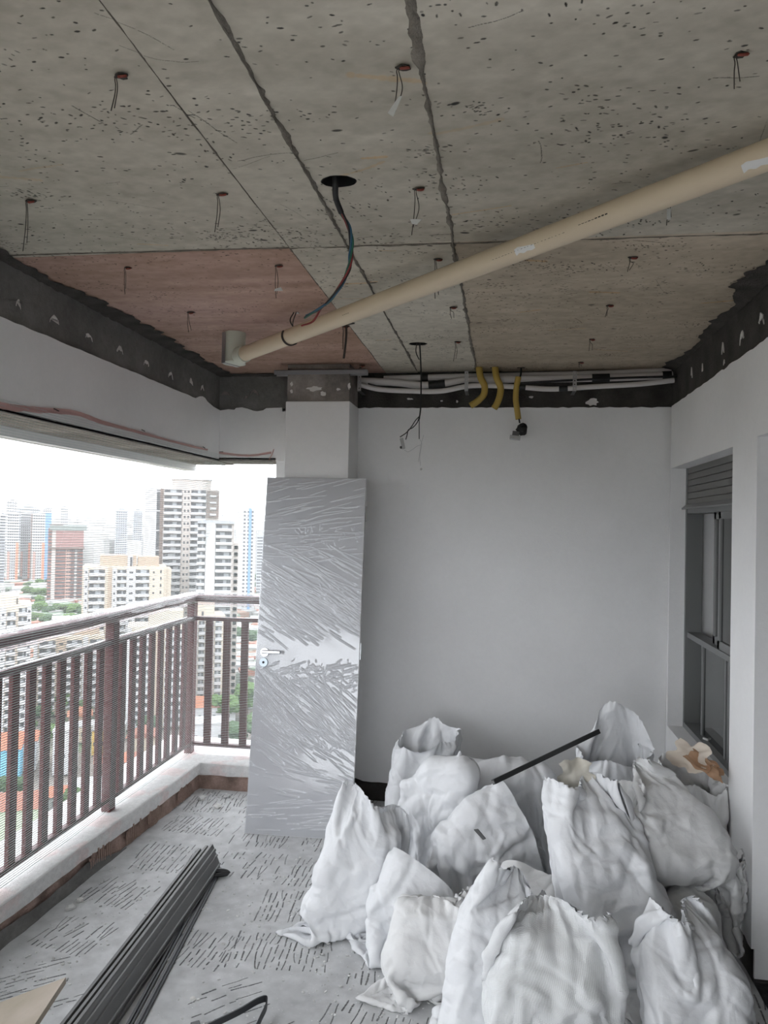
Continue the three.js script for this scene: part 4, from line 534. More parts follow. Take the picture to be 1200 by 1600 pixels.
{
  seed(67); const B = block('cream block with two balcony columns seen past the corner post', 309, 356, 322, 18, null, 0.1), { H, U, bx } = B, p = 3.0;
  bx('body', U(309), U(356), 0, H(962), -16, 0, cCream); bx('roof_wall', U(311), U(339), H(964), H(941), -10, -1, cCream); bx('roof_hatch', U(319), U(322), H(964), H(956), -1, -0.8, glassDark); bx('front_panel', U(309), U(313), 0, H(964), 0, 0.8, cW); bx('front_panel', U(325), U(338), 0, H(964), 0, 0.9, cW);
  balconies(B, U(314), U(324), H(968), 24, cW, p, 1.0); balconies(B, U(340), U(351), H(966), 24, cW, p, 1.0);
}
{ // tower under construction
  seed(68); const B = block('reddish tower under construction with netted upper floors', 76, 132, 720, 36), { H, U, bx } = B, p = 3.05;
  bx('body', U(76), U(131), 0, H(826), -34, 0, cRedBrick); bx('corner_pier', U(82), U(88), 0, H(828), 0, 1, cConc); bx('upper_net', U(88), U(131.5), H(856), H(828), 0, 1.4, std(lin(0.25, 0.15, 0.14), 0.95)); bx('platform', U(78), U(133), H(857), H(855), -1, 3, cBrown); bx('crown_slab', U(78), U(136), H(829), H(821), -34, 2, std(lin(0.2, 0.22, 0.21), 0.9)); bx('crane_arm', U(77), U(99), H(821), H(819.6), 0, 1, cBrown); bx('pier_panel', U(104), U(112), 0, H(858), 0, 0.8, cPink); bx('pier_panel', U(118), U(122), 0, H(858), 0, 0.8, cConc);
  windowsIn(B, 'window_openings', U(88.5), U(104), 5, H(858), 34, p, 1.5, 1.5, 0.1); windowsIn(B, 'window_openings', U(105), U(131), 7, H(858), 34, p, 1.6, 1.5, 0.9); windowsIn(B, 'window_openings', U(76.5), U(82), 2, H(830), 42, p, 1.3, 1.4, 0.1);
}
{ // white blocks with orange and blue accents
  seed(69); const cOr = std(lin(0.5, 0.2, 0.12), 0.9);
  const spec = [[11, 30, 800, 'white high rise with orange bands, leftmost of the three']]; spec.push([32, 49, 799, 'white high rise with orange bands, middle of the three'], [51, 71, 801, 'white high rise with orange bands and a blue side']);
  for (const [a, b, top, label] of spec) { const B = block(label, a, b, 960 + (a === 32 ? 34 : 0), 26, 'white and orange high rises'), { H, U, bx } = B; bx('body', 0, B.w, 0, H(top), -26, 0, cW); windowsIn(B, 'windows', 0.6, B.w - 0.6, 5, H(top + 3), 24, 3.1, 1.5, 1.5, 0.1); bx('accent', B.w * 0.78, B.w, 0, H(848), 0, 0.3, cOr); bx('accent', B.w * 0.1, B.w * 0.3, 0, H(862), 0, 0.3, cPink); if (a === 51) { bx('blue_side', B.w, B.w + 6.4, 0, H(801), -20, -0.5, cBlue); bx('grey_strip', -1.6, 0, 0, H(803), -20, -0.4, cBrown); } }
}
{ // slimmer towers further off
  const T = [[0, 9, 803, 900, 'grey white tower at the picture edge', cGrey], [9, 27, 781, 1250, 'stepped pale tower rising behind the white high rises', cW], [27, 63, 793, 1300, 'wide low grey block behind the white high rises', cGrey], [66, 81, 793, 1350, 'pale tower behind the blue sided high rise', cW], [94, 107, 793, 1400, 'slender white tower left of the distant city', cW], [180, 200, 797, 1100, 'pale twin tower left of the pair in the middle distance', cGrey], [208, 223, 798, 1150, 'pale twin tower right of the pair in the middle distance', cGrey], [371, 400, 795, 640, 'bluish white tower right of the tallest tower', cW], [402, 412, 836, 800, 'low grey block beside the wrapped door edge', cGrey]];
  for (const [a, b, top, d, label, m] of T) { seed(a + 7); const B = block(label, a, b, d, 22, 'towers in the haze'), { H, bx, U } = B; bx('body', 0, B.w, 0, H(top), -18, 0, m); bx('roof_block', B.w * 0.25, B.w * 0.7, H(top), H(top - 5), -12, -4, m); windowsIn(B, 'windows', B.w * 0.08, B.w * 0.92, Math.max(3, Math.round(B.w / 3.4)), H(top + 2), 34, 3.1, 1.6, 1.3, 0.12); if (a === 371) { bx('side_strip', U(389), U(393), 0, H(794), 0, 0.6, cBlue); bx('white_strip', U(374), U(380), 0, H(796), 0, 0.5, cW); } }
}
// where the tall buildings stand, and spots of street trees
const streetTrees = [[40, 1150], [70, 1130], [95, 1115], [60, 1345], [20, 1255], [130, 1120], [150, 1110], [210, 1095], [230, 1150], [270, 1120], [110, 1280], [75, 1160], [25, 1120], [180, 1130], [245, 1085]];
const feet = []; scene.children.forEach((o) => { if (o.name.startsWith('apartment_building')) { const b = new THREE.Box3().setFromObject(o), c = b.getCenter(V(0, 0, 0)); feet.push([c.x, c.z, Math.max(b.max.x - b.min.x, b.max.z - b.min.z) * 0.5 + 5]); } });
const built = (x, z, r) => feet.some(([fx, fz, fr]) => Math.hypot(x - fx, z - fz) < fr - 5 + r);
// houses below, each with walls and roof
{
  seed(70); let n = 0; const wallC = [[0.46, 0.45, 0.42], [0.42, 0.36, 0.28], [0.32, 0.32, 0.32], [0.36, 0.25, 0.19], [0.42, 0.4, 0.36]].map((c) => std(lin(...c), 0.9)), special = { blue: std(lin(0.14, 0.36, 0.5), 0.8), yellow: std(lin(0.5, 0.34, 0.08), 0.8), white: cW, green: std(lin(0.45, 0.52, 0.38), 0.8) };
  const house = (x, z, w, dp, h, yaw, wall, roof, label, flat) => { const g = thing('house', label, 'house', 'houses below the balcony', [x, hill(x, z) - 0.5, z]); g.rotation.y = yaw; part(g, 'walls', box(-w / 2, w / 2, 0, h, -dp / 2, dp / 2), wall); if (flat) part(g, 'roof', box(-w / 2 - 0.3, w / 2 + 0.3, h, h + 0.5, -dp / 2 - 0.3, dp / 2 + 0.3), roof); else part(g, 'roof', extrude([[-dp / 2 - 0.6, h - 0.1], [0, h + dp * 0.2], [dp / 2 + 0.6, h - 0.1]], w + 1).rotateY(Math.PI / 2).translate(-w / 2 - 0.5, 0, 0), roof); for (let k = 0; k < 3; k++) part(g, 'window', box(-w / 2 + w * (k + 0.5) / 3 - 0.5, -w / 2 + w * (k + 0.5) / 3 + 0.5, h * 0.4, h * 0.4 + 1.2, dp / 2, dp / 2 + 0.06), glassDark); return g; };
  const put = (px, py, w, dp, h, yaw, wall, roof, label, flat) => { const p = onY(px, py, GY); feet.push([p.x, p.z, Math.max(w, dp) * 0.7 + 7]); house(p.x, p.z, w, dp, h, yaw, wall, roof, label, flat); };
  put(-2, 1215, 12, 10, 10, 0.5, special.blue, roofMats[0], 'bright blue house at the left edge behind the balusters'); put(28, 1195, 11, 10, 9, 0.5, special.white, roofMats[0], 'white house with red roof next to the bright blue one'); put(102, 1200, 6, 10, 13, 0.4, special.white, roofMats[4], 'tall plain white gable behind the balusters', true); put(160, 1172, 6, 8, 8, 0.4, special.yellow, roofMats[3], 'yellow fronted house beside the middle post', true); put(335, 1124, 16, 14, 7, 0.35, special.white, roofMats[2], 'white house with orange roof seen past the corner post'); put(325, 1160, 12, 10, 8, 0.35, special.white, roofMats[4], 'low white house with porch below the orange roof', true); put(372, 1062, 20, 10, 8, 0.2, special.white, roofMats[4], 'long white shed behind the trees by the door edge', true); put(20, 1300, 12, 12, 8, 0.45, special.green, roofMats[1], 'pale green house low at the left edge'); put(380, 1035, 18, 12, 9, 0.25, wallC[4], roofMats[4], 'cream building above the long white shed', true);
  for (const [x, y, r] of [[352, 1130, 8], [385, 1120, 9], [368, 1165, 7], [397, 1155, 7], ...streetTrees.map(([a, b]) => [a, b, 5])]) { const p = onY(x, y, GY); feet.push([p.x, p.z, r + 6]); }
  const names = ['small plain house with red tiled roof among the houses below', 'small house with dull brown roof among the houses below', 'small house with orange tiled roof among the houses below', 'small house with grey sheet roof among the houses below', 'small flat roofed white house among the houses below'];
  for (let r = 0; r < 9; r++) for (let k = 0; k < 13; k++) { const d = 165 + r * 21 + rr(-3, 3), az = (-37.5 + k * (23 / 12)) * Math.PI / 180 + rr(-0.006, 0.006); if (k > 9 && rnd() < 0.5) continue; if (feet.some(([fx, fz, fr]) => Math.hypot(Math.sin(az) * d - fx, -Math.cos(az) * d - fz) < fr)) continue; const x = Math.sin(az) * d, z = -Math.cos(az) * d, ri = [0, 0, 1, 2, 2, 3, 4][(rnd() * 7) | 0]; if (rnd() < 0.14 || k * d > 16 * 330) continue; house(x, z, rr(7, 9.5), rr(7, 9.5), rr(4, 8), 0.45 + rr(-0.1, 0.1) + (rnd() < 0.4 ? 1.57 : 0), wallC[(rnd() * 5) | 0], roofMats[ri], names[ri], ri === 4); n++; }
  // everything smaller in the distance
  const N = 5200, im = new THREE.InstancedMesh(box(-0.5, 0.5, 0, 1, -0.5, 0.5), std(0xffffff, 0.9), N), m4 = new THREE.Matrix4(), q = new THREE.Quaternion(), c = new THREE.Color(); seed(71);
  for (let i = 0; i < N; i++) { const t = rnd(), d = 372 + 3050 * t ** 1.5, az = rr(-41, -8) * Math.PI / 180, x = Math.sin(az) * d, z = -Math.cos(az) * d; const tall = d > 1100 && rnd() < 0.05 + 0.06 * t, s = 1 + d / 2600, h = tall ? rr(22, 52) : rr(3.5, 8); m4.compose(V(x, hill(x, z) - 2, z), q.setFromAxisAngle(V(0, 1, 0), rr(0, 1.6)), V((tall ? rr(12, 20) : rr(8, 15)) * s, h + 2, (tall ? 14 : rr(8, 14)) * s)); im.setMatrixAt(i, m4); const k = rnd(); if (tall || k < 0.55) { const v = rr(0.22, 0.5); c.setRGB(v, v * 0.98, v * 0.95); } else if (k < 0.8) c.setRGB(rr(0.2, 0.3), 0.12, 0.085); else c.setRGB(0.14, rr(0.15, 0.19), 0.13); im.setColorAt(i, c); }
  im.name = 'distant_rooftops'; im.userData = { kind: 'stuff', label: 'endless small houses and blocks of the distant city', category: 'city' }; im.castShadow = im.receiveShadow = true; scene.add(im);
}
{ // trees
  seed(72); const greens = [lin(0.05, 0.085, 0.025), lin(0.065, 0.115, 0.03), lin(0.035, 0.065, 0.026)].map((c) => std(c, 0.95)), bark = std(lin(0.12, 0.09, 0.07), 0.95);
  const crowns = [...Array(4)].map((_, v) => { const gs = []; for (let k = 0; k < 16; k++) { const a = rr(0, 6.28), r = rr(0, 0.62), y = rr(-0.3, 0.55), s = rr(0.26, 0.46); const g = new THREE.IcosahedronGeometry(s, 3), P = g.attributes.position, ox = Math.cos(a) * r, oz = Math.sin(a) * r; for (let i = 0; i < P.count; i++) { const x = P.getX(i), yy = P.getY(i), z = P.getZ(i), n = 1 + 0.5 * fbm(x * 9 + k, yy * 9 + v, z * 9, 3); P.setXYZ(i, x * n + ox, yy * n * 0.9 + y, z * n + oz); } g.computeVertexNormals(); gs.push(g); } return merge(gs); });
  const tree = (px, py, w, h, label, gi) => { const p = onY(px, py, GY); if (/street|slope/.test(label) && built(p.x, p.z, /street/.test(label) ? -9 : w * 0.6)) return; const t = thing('tree', label, 'tree', 'trees below the balcony', [p.x, hill(p.x, p.z) - 0.5, p.z]); const c = part(t, 'crown', crowns[(rnd() * 4) | 0], greens[gi ?? (rnd() * 3) | 0]); c.scale.set(w / 2, h * 0.42, w / 2); c.position.y = h * 0.58; c.rotation.y = rr(0, 6); part(t, 'trunk', cyl([0, 0, 0], [0.2, h * 0.5, 0], w * 0.04, 8, w * 0.025), bark); };
  tree(352, 1130, 15, 12, 'large bright green tree seen past the corner post', 1); tree(385, 1120, 17, 15, 'tall green tree touching the wrapped door edge', 1); tree(368, 1165, 14, 9, 'darker leafy tree low behind the corner balusters', 2); tree(397, 1155, 13, 10, 'round green tree low by the door foot', 0); tree(365, 1010, 24, 13, 'dark green tree behind the cream block balconies', 2); tree(385, 1012, 22, 12, 'broad dark tree beside the long white shed', 2);
  const L = 'green tree of the wooded slope between the beige blocks'; for (let i = 0; i < 30; i++) tree(46 + (i % 6) * 17 + rr(-4, 4), 922 + Math.floor(i / 6) * 15 + rr(-4, 4), rr(13, 18), rr(10, 15), L, i % 3);
  const M2 = 'street tree standing among the houses below'; for (const [x, y] of streetTrees) tree(x, y, rr(8, 12), rr(7, 10), M2);
  const D = 'dark tree patch among the distant houses'; for (const [x, y] of [[225, 870], [215, 878], [380, 905], [395, 912], [385, 925], [150, 872], [160, 865]]) tree(x, y, rr(28, 44), rr(12, 17), D, 2);
}

// ---------------------------------------------------------------- rubble sacks
// Each sack is a sewn flat tube of cloth let down over its lumpy filling: points joined by inextensible threads settle under gravity,
// pushed out by the filling, the floor, the walls and the neighbours' filling, so that folds and sharp creases come by themselves.
const sackSpec = [], SIDE = V(Math.cos(0.155), 0, -Math.sin(0.155));
function worley(size, n, sd, warp) { // creased-paper facets: height is the distance to the nearest of a tiling set of points
  const px = new Float32Array(n * n), py = new Float32Array(n * n), out = new Float32Array(size * size); for (let i = 0; i < n * n; i++) { px[i] = hash3(i, sd, 1); py[i] = hash3(i, sd, 2); }
  for (let y = 0; y < size; y++) for (let x = 0; x < size; x++) { const k = y * size + x, u = (x / size + warp[k] * 0.03) * n, v = (y / size + warp[(k + 7919 * size) % (size * size)] * 0.03) * n, iu = Math.floor(u), iv = Math.floor(v); let a = 9, b = 9; for (let j = -1; j <= 1; j++) for (let i = -1; i <= 1; i++) { const ci = ((iu + i) % n + n) % n, cj = ((iv + j) % n + n) % n, q = cj * n + ci, d = Math.hypot(iu + i + px[q] - u, iv + j + py[q] - v); if (d < a) { b = a; a = d; } else if (d < b) b = d; } out[k] = a - 0.25 * (b - a); }
  return out;
}
const wp = tileFbm(S1, 8, 8, 4, 131), wo1 = worley(S1, 6, 5, wp), wo2 = worley(S1, 15, 6, wp);
const sackBump = texFrom(S1, (i) => 200 - wo1[i] * 80 - wo2[i] * 24 + cr1[i] * 30 + rC[i] * 4);
const sackMats = [std(lin(0.8, 0.81, 0.83), 0.5, { bumpMap: scaled(sackBump, 0.6), bumpScale: 0.014 }), std(lin(0.79, 0.8, 0.81), 0.6, { bumpMap: scaled(weaveBump, 0.21), bumpScale: 0.002 }), std(lin(0.76, 0.76, 0.76), 0.55, { bumpMap: scaled(sackBump, 0.52, 0.3, 0.2), bumpScale: 0.014 })];
const sack = (label, o) => { o.label = label; const sd = o.side ? V(...o.side).normalize() : SIDE; seed(900 + sackSpec.length * 7); const thick = o.thick ?? 0.6; let per = 0; o.fill = o.fill.flatMap(([px, py, z, r]) => { const p = onZ(px, py, z), re = r * thick, w = r * (1.24 - thick); per = Math.max(per, 4 * w + 2 * Math.PI * re); const out = [-1, 1].map((k) => [p.x + sd.x * w * k, p.y + sd.y * w * k, p.z + sd.z * w * k, re * rr(0.9, 1.03)]); for (let k = 0; k < 2; k++) { const m = k ? 1 : -1, lr = re * 0.6, q = re - lr * 0.9, a = rr(0, 6.28), c = rr(-0.5, 0.9), e = Math.sqrt(1 - c * c); out.push([p.x + sd.x * w * m + Math.cos(a) * e * q, p.y + sd.y * w * m + c * q, p.z + sd.z * w * m + Math.sin(a) * e * q, lr]); } return out; }); o.W = per / 2 * (o.slack ?? 1.12);
  if (o.seam) { const [l, r] = o.seam.map(([px, py, z]) => onZ(px, py, z)); o.seamLine = [l, r]; } o.axis = o.axis.map(([px, py, z]) => onZ(px, py, z)); o.pins = (o.pins ?? []).map(([i, v, px, py, z]) => [i, v, onZ(px, py, z)]); sackSpec.push(o); };
function sew(o, all, id) {
  seed(200 + id * 13); const nu = 80, W = o.W, L = o.L, nv = Math.round(L / (2 * W / nu)) , N = nu * (nv + 1), P = new Float64Array(N * 3), Q = new Float64Array(N * 3), wgt = new Float64Array(N).fill(1), at = (i, j) => (j * nu + ((i % nu) + nu) % nu);
  const curve = new THREE.CatmullRomCurve3(o.axis), ref = o.side ? V(...o.side).normalize() : SIDE;
  for (let j = 0; j <= nv; j++) {
    const v = j / nv, c = curve.getPointAt(v), t = curve.getTangentAt(v), s = ref.clone().addScaledVector(t, -ref.dot(t)).normalize(), n = s.clone().cross(t).normalize();
    const open = smooth(0, 0.22, v) * (o.closed ? smooth(1, 0.78, v) : lerp(1, o.mouth ?? 0.55, smooth(0.6, 1, v))), ratio = 0.03 + 0.82 * open; let a = W / 2, b; for (let k = 0; k < 12; k++) { b = a * ratio; const per = Math.PI * (3 * (a + b) - Math.sqrt((3 * a + b) * (a + 3 * b))); a *= 2 * W / per; } b = a * ratio;
    for (let i = 0; i < nu; i++) { const th = i / nu * Math.PI * 2, x = Math.cos(th) * a, y = Math.sin(th) * b, k = 3 * at(i, j), e = 0.004; P[k] = c.x + s.x * x + n.x * y + rr(-e, e); P[k + 1] = Math.max(0.006, c.y + s.y * x + n.y * y + rr(-e, e)); P[k + 2] = c.z + s.z * x + n.z * y + rr(-e, e); }
  }
  Q.set(P);
  const du = 2 * W / nu, dv = L / nv, cons = []; const C = (a, b, r, k) => cons.push(a, b, r, k);
  for (let j = 0; j <= nv; j++) for (let i = 0; i < nu; i++) { C(at(i, j), at(i + 1, j), du, 1); if (j < nv) { C(at(i, j), at(i, j + 1), dv, 1); C(at(i, j), at(i + 1, j + 1), Math.hypot(du, dv), 0.45); C(at(i + 1, j), at(i, j + 1), Math.hypot(du, dv), 0.45); } C(at(i, j), at(i + 2, j), 2 * du, 0.12); if (j < nv - 1) C(at(i, j), at(i, j + 2), 2 * dv, 0.12); C(at(i, j), at(i + 5, j), 5 * du, 0.02); if (j < nv - 4) C(at(i, j), at(i, j + 5), 5 * dv, 0.025); }
  for (let i = 1; i < nu / 2; i++) { C(at(i, 0), at(nu - i, 0), 0, 1); if (o.closed) C(at(i, nv), at(nu - i, nv), 0, 1); }
  if (o.closed) for (const j of [nv]) for (let i = 0; i < nu; i++) C(at(i, j), at(i + 9, j), 9 * du * 0.85, 0.12);
  if (o.tie) { const j = Math.round(o.tie[0] * nv); for (let i = 0; i < nu / 2; i++) C(at(i, j), at(i + nu / 2, j), o.tie[1] * 2, 1); for (let i = 0; i < nu / 4; i++) C(at(i, j), at(i + nu / 4, j), o.tie[1] * 1.4, 0.6); }
  for (const [i, v, p] of o.pins) { const k = at(Math.round(i * nu), Math.round(v * nv)); wgt[k] = 0; P[3 * k] = Q[3 * k] = p.x; P[3 * k + 1] = Q[3 * k + 1] = p.y; P[3 * k + 2] = Q[3 * k + 2] = p.z; }
  if (o.seamLine) { const [l, r] = o.seamLine, Ls = Math.min(l.distanceTo(r), W * 0.98), d = l.clone().sub(r).normalize(), up = V(0, 1, 0), out = d.clone().cross(up).normalize(), k3 = o.waves ?? 1.4, A = Ls / (2 * Math.PI * k3) * Math.sqrt(2 * ((W / Ls) ** 2 - 1)) * 0.8; for (let i = 0; i <= nu / 2; i += 2) { const f = i / (nu / 2), p = r.clone().lerp(l, f).addScaledVector(out, A * Math.sin(f * Math.PI * 2 * k3 + id)).addScaledVector(up, -0.012 * Math.sin(f * Math.PI) + 0.006 * Math.sin(f * 11 + id)); for (const q of [at(i, nv), at(nu - i, nv)]) { wgt[q] = 0; P[3 * q] = Q[3 * q] = p.x; P[3 * q + 1] = Q[3 * q + 1] = p.y; P[3 * q + 2] = Q[3 * q + 2] = p.z; } } }
  if (o.rim) { const [rx, rz, back, tilt] = o.rim.slice(3), c = o.rimAt; for (let i = 0; i < nu; i += 2) { const th = i / nu * Math.PI * 2, k = at(i, nv), w = 1 + 0.1 * Math.sin(th * 3 + id) + 0.06 * Math.sin(th * 7 + id * 2); wgt[k] = 0; P[3 * k] = Q[3 * k] = c.x + Math.cos(th) * rx * w; P[3 * k + 1] = Q[3 * k + 1] = c.y + (th > Math.PI ? back * Math.sin(th) ** 2 : -0.03 * Math.sin(th)) + Math.cos(th) * tilt + 0.014 * Math.sin(th * 5 + id); P[3 * k + 2] = Q[3 * k + 2] = c.z + Math.sin(th) * rz * w; } }
  const CI = Int32Array.from(cons.filter((_, i) => i % 4 < 2)), CR = Float64Array.from(cons.filter((_, i) => i % 4 === 2)), CK = Float64Array.from(cons.filter((_, i) => i % 4 === 3)), nc = CR.length;
  const lo = [9, 9, 9], hi = [-9, -9, -9]; for (const q of [...o.fill.map((f) => [f[0], f[1], f[2]]), ...o.axis.map((p) => [p.x, p.y, p.z])]) for (let k = 0; k < 3; k++) { lo[k] = Math.min(lo[k], q[k] - 0.35); hi[k] = Math.max(hi[k], q[k] + 0.35); }
  const others = []; all.forEach((b, k) => { if (k !== id) for (const f of b.caps) if (f[3] > 0.055 && f.every((q, m) => m > 2 || (q + f[3] > lo[m] && q - f[3] < hi[m]))) others.push(f); });
  const caps = o.caps;
  const steps = o.steps ?? 120, g = 0.0010, suck = o.suck ?? 0.0007;
  for (let s = 0; s < steps; s++) {
    for (let k = 0; k < N; k++) { if (!wgt[k]) continue; const i = 3 * k; for (let m = 0; m < 3; m++) { const v = (P[i + m] - Q[i + m]) * 0.93; Q[i + m] = P[i + m]; P[i + m] += v; } const vv = k / N; P[i + 1] -= g * ((o.pins.length || o.seamLine || o.rim) && vv > 0.8 ? 0.45 : 1); if (vv > 0.84) continue;
      let bd = 9, bi = 0; for (let c = 0; c < caps.length; c++) { const f = caps[c], d = Math.hypot(P[i] - f[0], P[i + 1] - f[1], P[i + 2] - f[2]) - f[3]; if (d < bd) { bd = d; bi = c; } }
      if (bd > 0.004 && bd < 0.2) { const f = caps[bi], d = bd + f[3], q = suck * smooth(0.2, 0.02, bd) / d; P[i] += (f[0] - P[i]) * q; P[i + 1] += (f[1] - P[i + 1]) * q; P[i + 2] += (f[2] - P[i + 2]) * q; } }
    for (let it = 0; it < 8; it++) {
      for (let c = 0; c < nc; c++) { const a = CI[2 * c], b = CI[2 * c + 1], wa = wgt[a], wb = wgt[b], w = wa + wb; if (!w) continue; const A = 3 * a, B = 3 * b, dx = P[B] - P[A], dy = P[B + 1] - P[A + 1], dz = P[B + 2] - P[A + 2], d = Math.sqrt(dx * dx + dy * dy + dz * dz) + 1e-9, e = CK[c] * (d - CR[c]) / d / w; P[A] += dx * e * wa; P[A + 1] += dy * e * wa; P[A + 2] += dz * e * wa; P[B] -= dx * e * wb; P[B + 1] -= dy * e * wb; P[B + 2] -= dz * e * wb; }
      if (it % 4 !== 3) continue;
      for (let k = 0; k < N; k++) { if (!wgt[k]) continue; const i = 3 * k; let touched = false;
        for (const f of others) { const dx = P[i] - f[0], dy = P[i + 1] - f[1], dz = P[i + 2] - f[2], d2 = dx * dx + dy * dy + dz * dz, R = f[3] + 0.016; if (d2 < R * R) { const d = Math.sqrt(d2) + 1e-6, q = (R - d) / d * 0.6; P[i] += dx * q; P[i + 1] += dy * q; P[i + 2] += dz * q; touched = true; } }
        for (const f of caps) { const dx = P[i] - f[0], dy = P[i + 1] - f[1], dz = P[i + 2] - f[2], d2 = dx * dx + dy * dy + dz * dz, R = f[3]; if (d2 < R * R) { const d = Math.sqrt(d2) + 1e-6, q = (R - d) / d; P[i] += dx * q; P[i + 1] += dy * q; P[i + 2] += dz * q; touched = true; } }
        if (P[i + 1] < 0.004) { P[i + 1] = 0.004; touched = true; } const inWin = P[i + 1] > 0.59 && P[i + 2] < -3.43; const xm = inWin ? 1.02 : XR - 0.006; if (P[i] > xm) P[i] = xm; if (P[i + 2] < ZB + 0.006) P[i + 2] = ZB + 0.006;
        if (touched) for (let m = 0; m < 3; m++) Q[i + m] += (P[i + m] - Q[i + m]) * 0.35; }
    }
  }
  // smooth up-sampling of the settled grid
  const cr = (a, b, c, d, t) => b + 0.5 * t * (c - a + t * (2 * a - 5 * b + 4 * c - d + t * (3 * (b - c) + d - a))), F = 2, NU = nu * F, NV = nv * F;
  const rowAt = (i, j, m) => { j = clamp(j, 0, nv); return P[3 * at(i, j) + m]; };
  const geo = grid(NU, NV, (u, v) => { const x = u * nu, y = v * nv, i = Math.floor(x + 1e-9), j = Math.min(nv - 1, Math.floor(y + 1e-9)), fx = x - i, fy = y - j, out = []; for (let m = 0; m < 3; m++) { const col = []; for (let b = -1; b <= 2; b++) col.push(cr(rowAt(i - 1, j + b, m), rowAt(i, j + b, m), rowAt(i + 1, j + b, m), rowAt(i + 2, j + b, m), fx)); out.push(cr(col[0], col[1], col[2], col[3], fy)); } out.push(u * 2 * W, v * L); return out; });
  { // sharp creases pressed into the stiff cloth: short straight tents on the sheet, each with its own run and height
    const Pp = geo.attributes.position, Nn = geo.attributes.normal, Uv = geo.attributes.uv, cz = []; for (let k = 0; k < 110; k++) { const a = rr(0, Math.PI), l = rr(0.05, 0.22); cz.push([rr(0, 2 * W), rr(0.04, L), Math.cos(a), Math.sin(a), l, rr(0.013, 0.045), rr(0.003, 0.0115) * (rnd() < 0.65 ? 1 : -1), rr(-2.5, 2.5)]); } for (let k = 0; k < 70; k++) { const a = rr(0, Math.PI); cz.push([rr(0, 2 * W), rr(0.04, L), Math.cos(a), Math.sin(a), rr(0.04, 0.13), rr(0.009, 0.018), rr(0.002, 0.0055), rr(-2, 2)]); }
    for (let i = 0; i < Pp.count; i++) { const u = Uv.getX(i), v = Uv.getY(i); let h = 0; for (const [cu, cv, dx, dy, l, w, A, bend] of cz) { let du2 = u - cu; du2 -= Math.round(du2 / (2 * W)) * 2 * W; const dv2 = v - cv, s = du2 * dx + dv2 * dy; if (s < -l || s > l) continue; const q = -du2 * dy + dv2 * dx - bend * s * s, ww = w * (1 - 0.6 * s * s / l / l); const d = Math.abs(q); if (d < ww) h += A * (1 - d / ww) * (1 - (s / l) ** 2); } h += 0.002 * fbm(u * 22, v * 22, id, 2); Pp.setXYZ(i, Pp.getX(i) + Nn.getX(i) * h, Math.max(0.002, Pp.getY(i) + Nn.getY(i) * h), Pp.getZ(i) + Nn.getZ(i) * h); }
    geo.computeVertexNormals(); }
  { const n = geo.attributes.normal; for (let j = 0; j <= NV; j++) { const a = j * (NU + 1), b = a + NU, x = n.getX(a) + n.getX(b), y = n.getY(a) + n.getY(b), z = n.getZ(a) + n.getZ(b), l = Math.hypot(x, y, z) || 1; n.setXYZ(a, x / l, y / l, z / l); n.setXYZ(b, x / l, y / l, z / l); } }
  geo.computeBoundingBox(); const bb = geo.boundingBox, cx = (bb.min.x + bb.max.x) / 2, cz = (bb.min.z + bb.max.z) / 2; geo.translate(-cx, -bb.min.y, -cz);
  const m = solo('rubble_sack', geo, sackMats[o.mat ?? 0], o.label, 'sack', 'rubble sacks'); m.position.set(cx, bb.min.y, cz); return m;
}
sack('white sack at the left front of the pile with a pointed top corner', { L: 0.74, closed: true, fill: [[535, 1420, -3.14, 0.135], [550, 1365, -3.17, 0.14], [572, 1308, -3.2, 0.125]], axis: [[525, 1470, -3.08], [543, 1400, -3.13], [565, 1320, -3.19], [592, 1235, -3.26]], seam: [[540, 1218, -3.2], [637, 1272, -3.25]] });
sack('low white sack right of the pointed one, its bottom corner on the crumbs', { L: 0.62, thick: 0.66, fill: [[668, 1500, -2.88, 0.14], [676, 1440, -2.93, 0.13]], axis: [[660, 1565, -2.79], [670, 1480, -2.9], [680, 1430, -2.95], [694, 1388, -3.0]], closed: true, seam: [[652, 1412, -2.95], [738, 1398, -2.99]], mat: 2 });
sack('crumpled white sack slumped over the low one, its slack top folded', { L: 0.62, thick: 0.7, slack: 1.22, fill: [[648, 1400, -3.06, 0.14], [658, 1352, -3.1, 0.12]], axis: [[636, 1462, -3.0], [650, 1385, -3.08], [665, 1330, -3.14], [690, 1290, -3.2]] });
sack('tall white sack in front of the low one, left of the woven sack', { L: 0.86, fill: [[765, 1590, -2.68, 0.135], [768, 1510, -2.73, 0.135], [775, 1435, -2.79, 0.11]], axis: [[765, 1650, -2.6], [768, 1530, -2.71], [775, 1430, -2.79], [790, 1345, -2.86]], seam: [[772, 1336, -2.84], [848, 1393, -2.84]] });
sack('coarse woven white sack standing at the very front of the pile', { L: 0.78, closed: true, fill: [[852, 1625, -2.48, 0.155], [855, 1555, -2.5, 0.16], [862, 1488, -2.54, 0.14]], axis: [[852, 1700, -2.44], [855, 1570, -2.5], [860, 1480, -2.55], [868, 1400, -2.58]], seam: [[797, 1410, -2.55], [938, 1405, -2.6]], mat: 1, waves: 1 });
sack('long leaning white sack with straight sewn top in the middle of the pile', { L: 0.86, closed: true, fill: [[972, 1432, -2.99, 0.15], [945, 1360, -3.03, 0.15], [918, 1288, -3.09, 0.125]], axis: [[992, 1500, -2.94], [960, 1400, -3.0], [928, 1310, -3.08], [908, 1212, -3.16]], seam: [[860, 1224, -3.12], [956, 1212, -3.17]] });
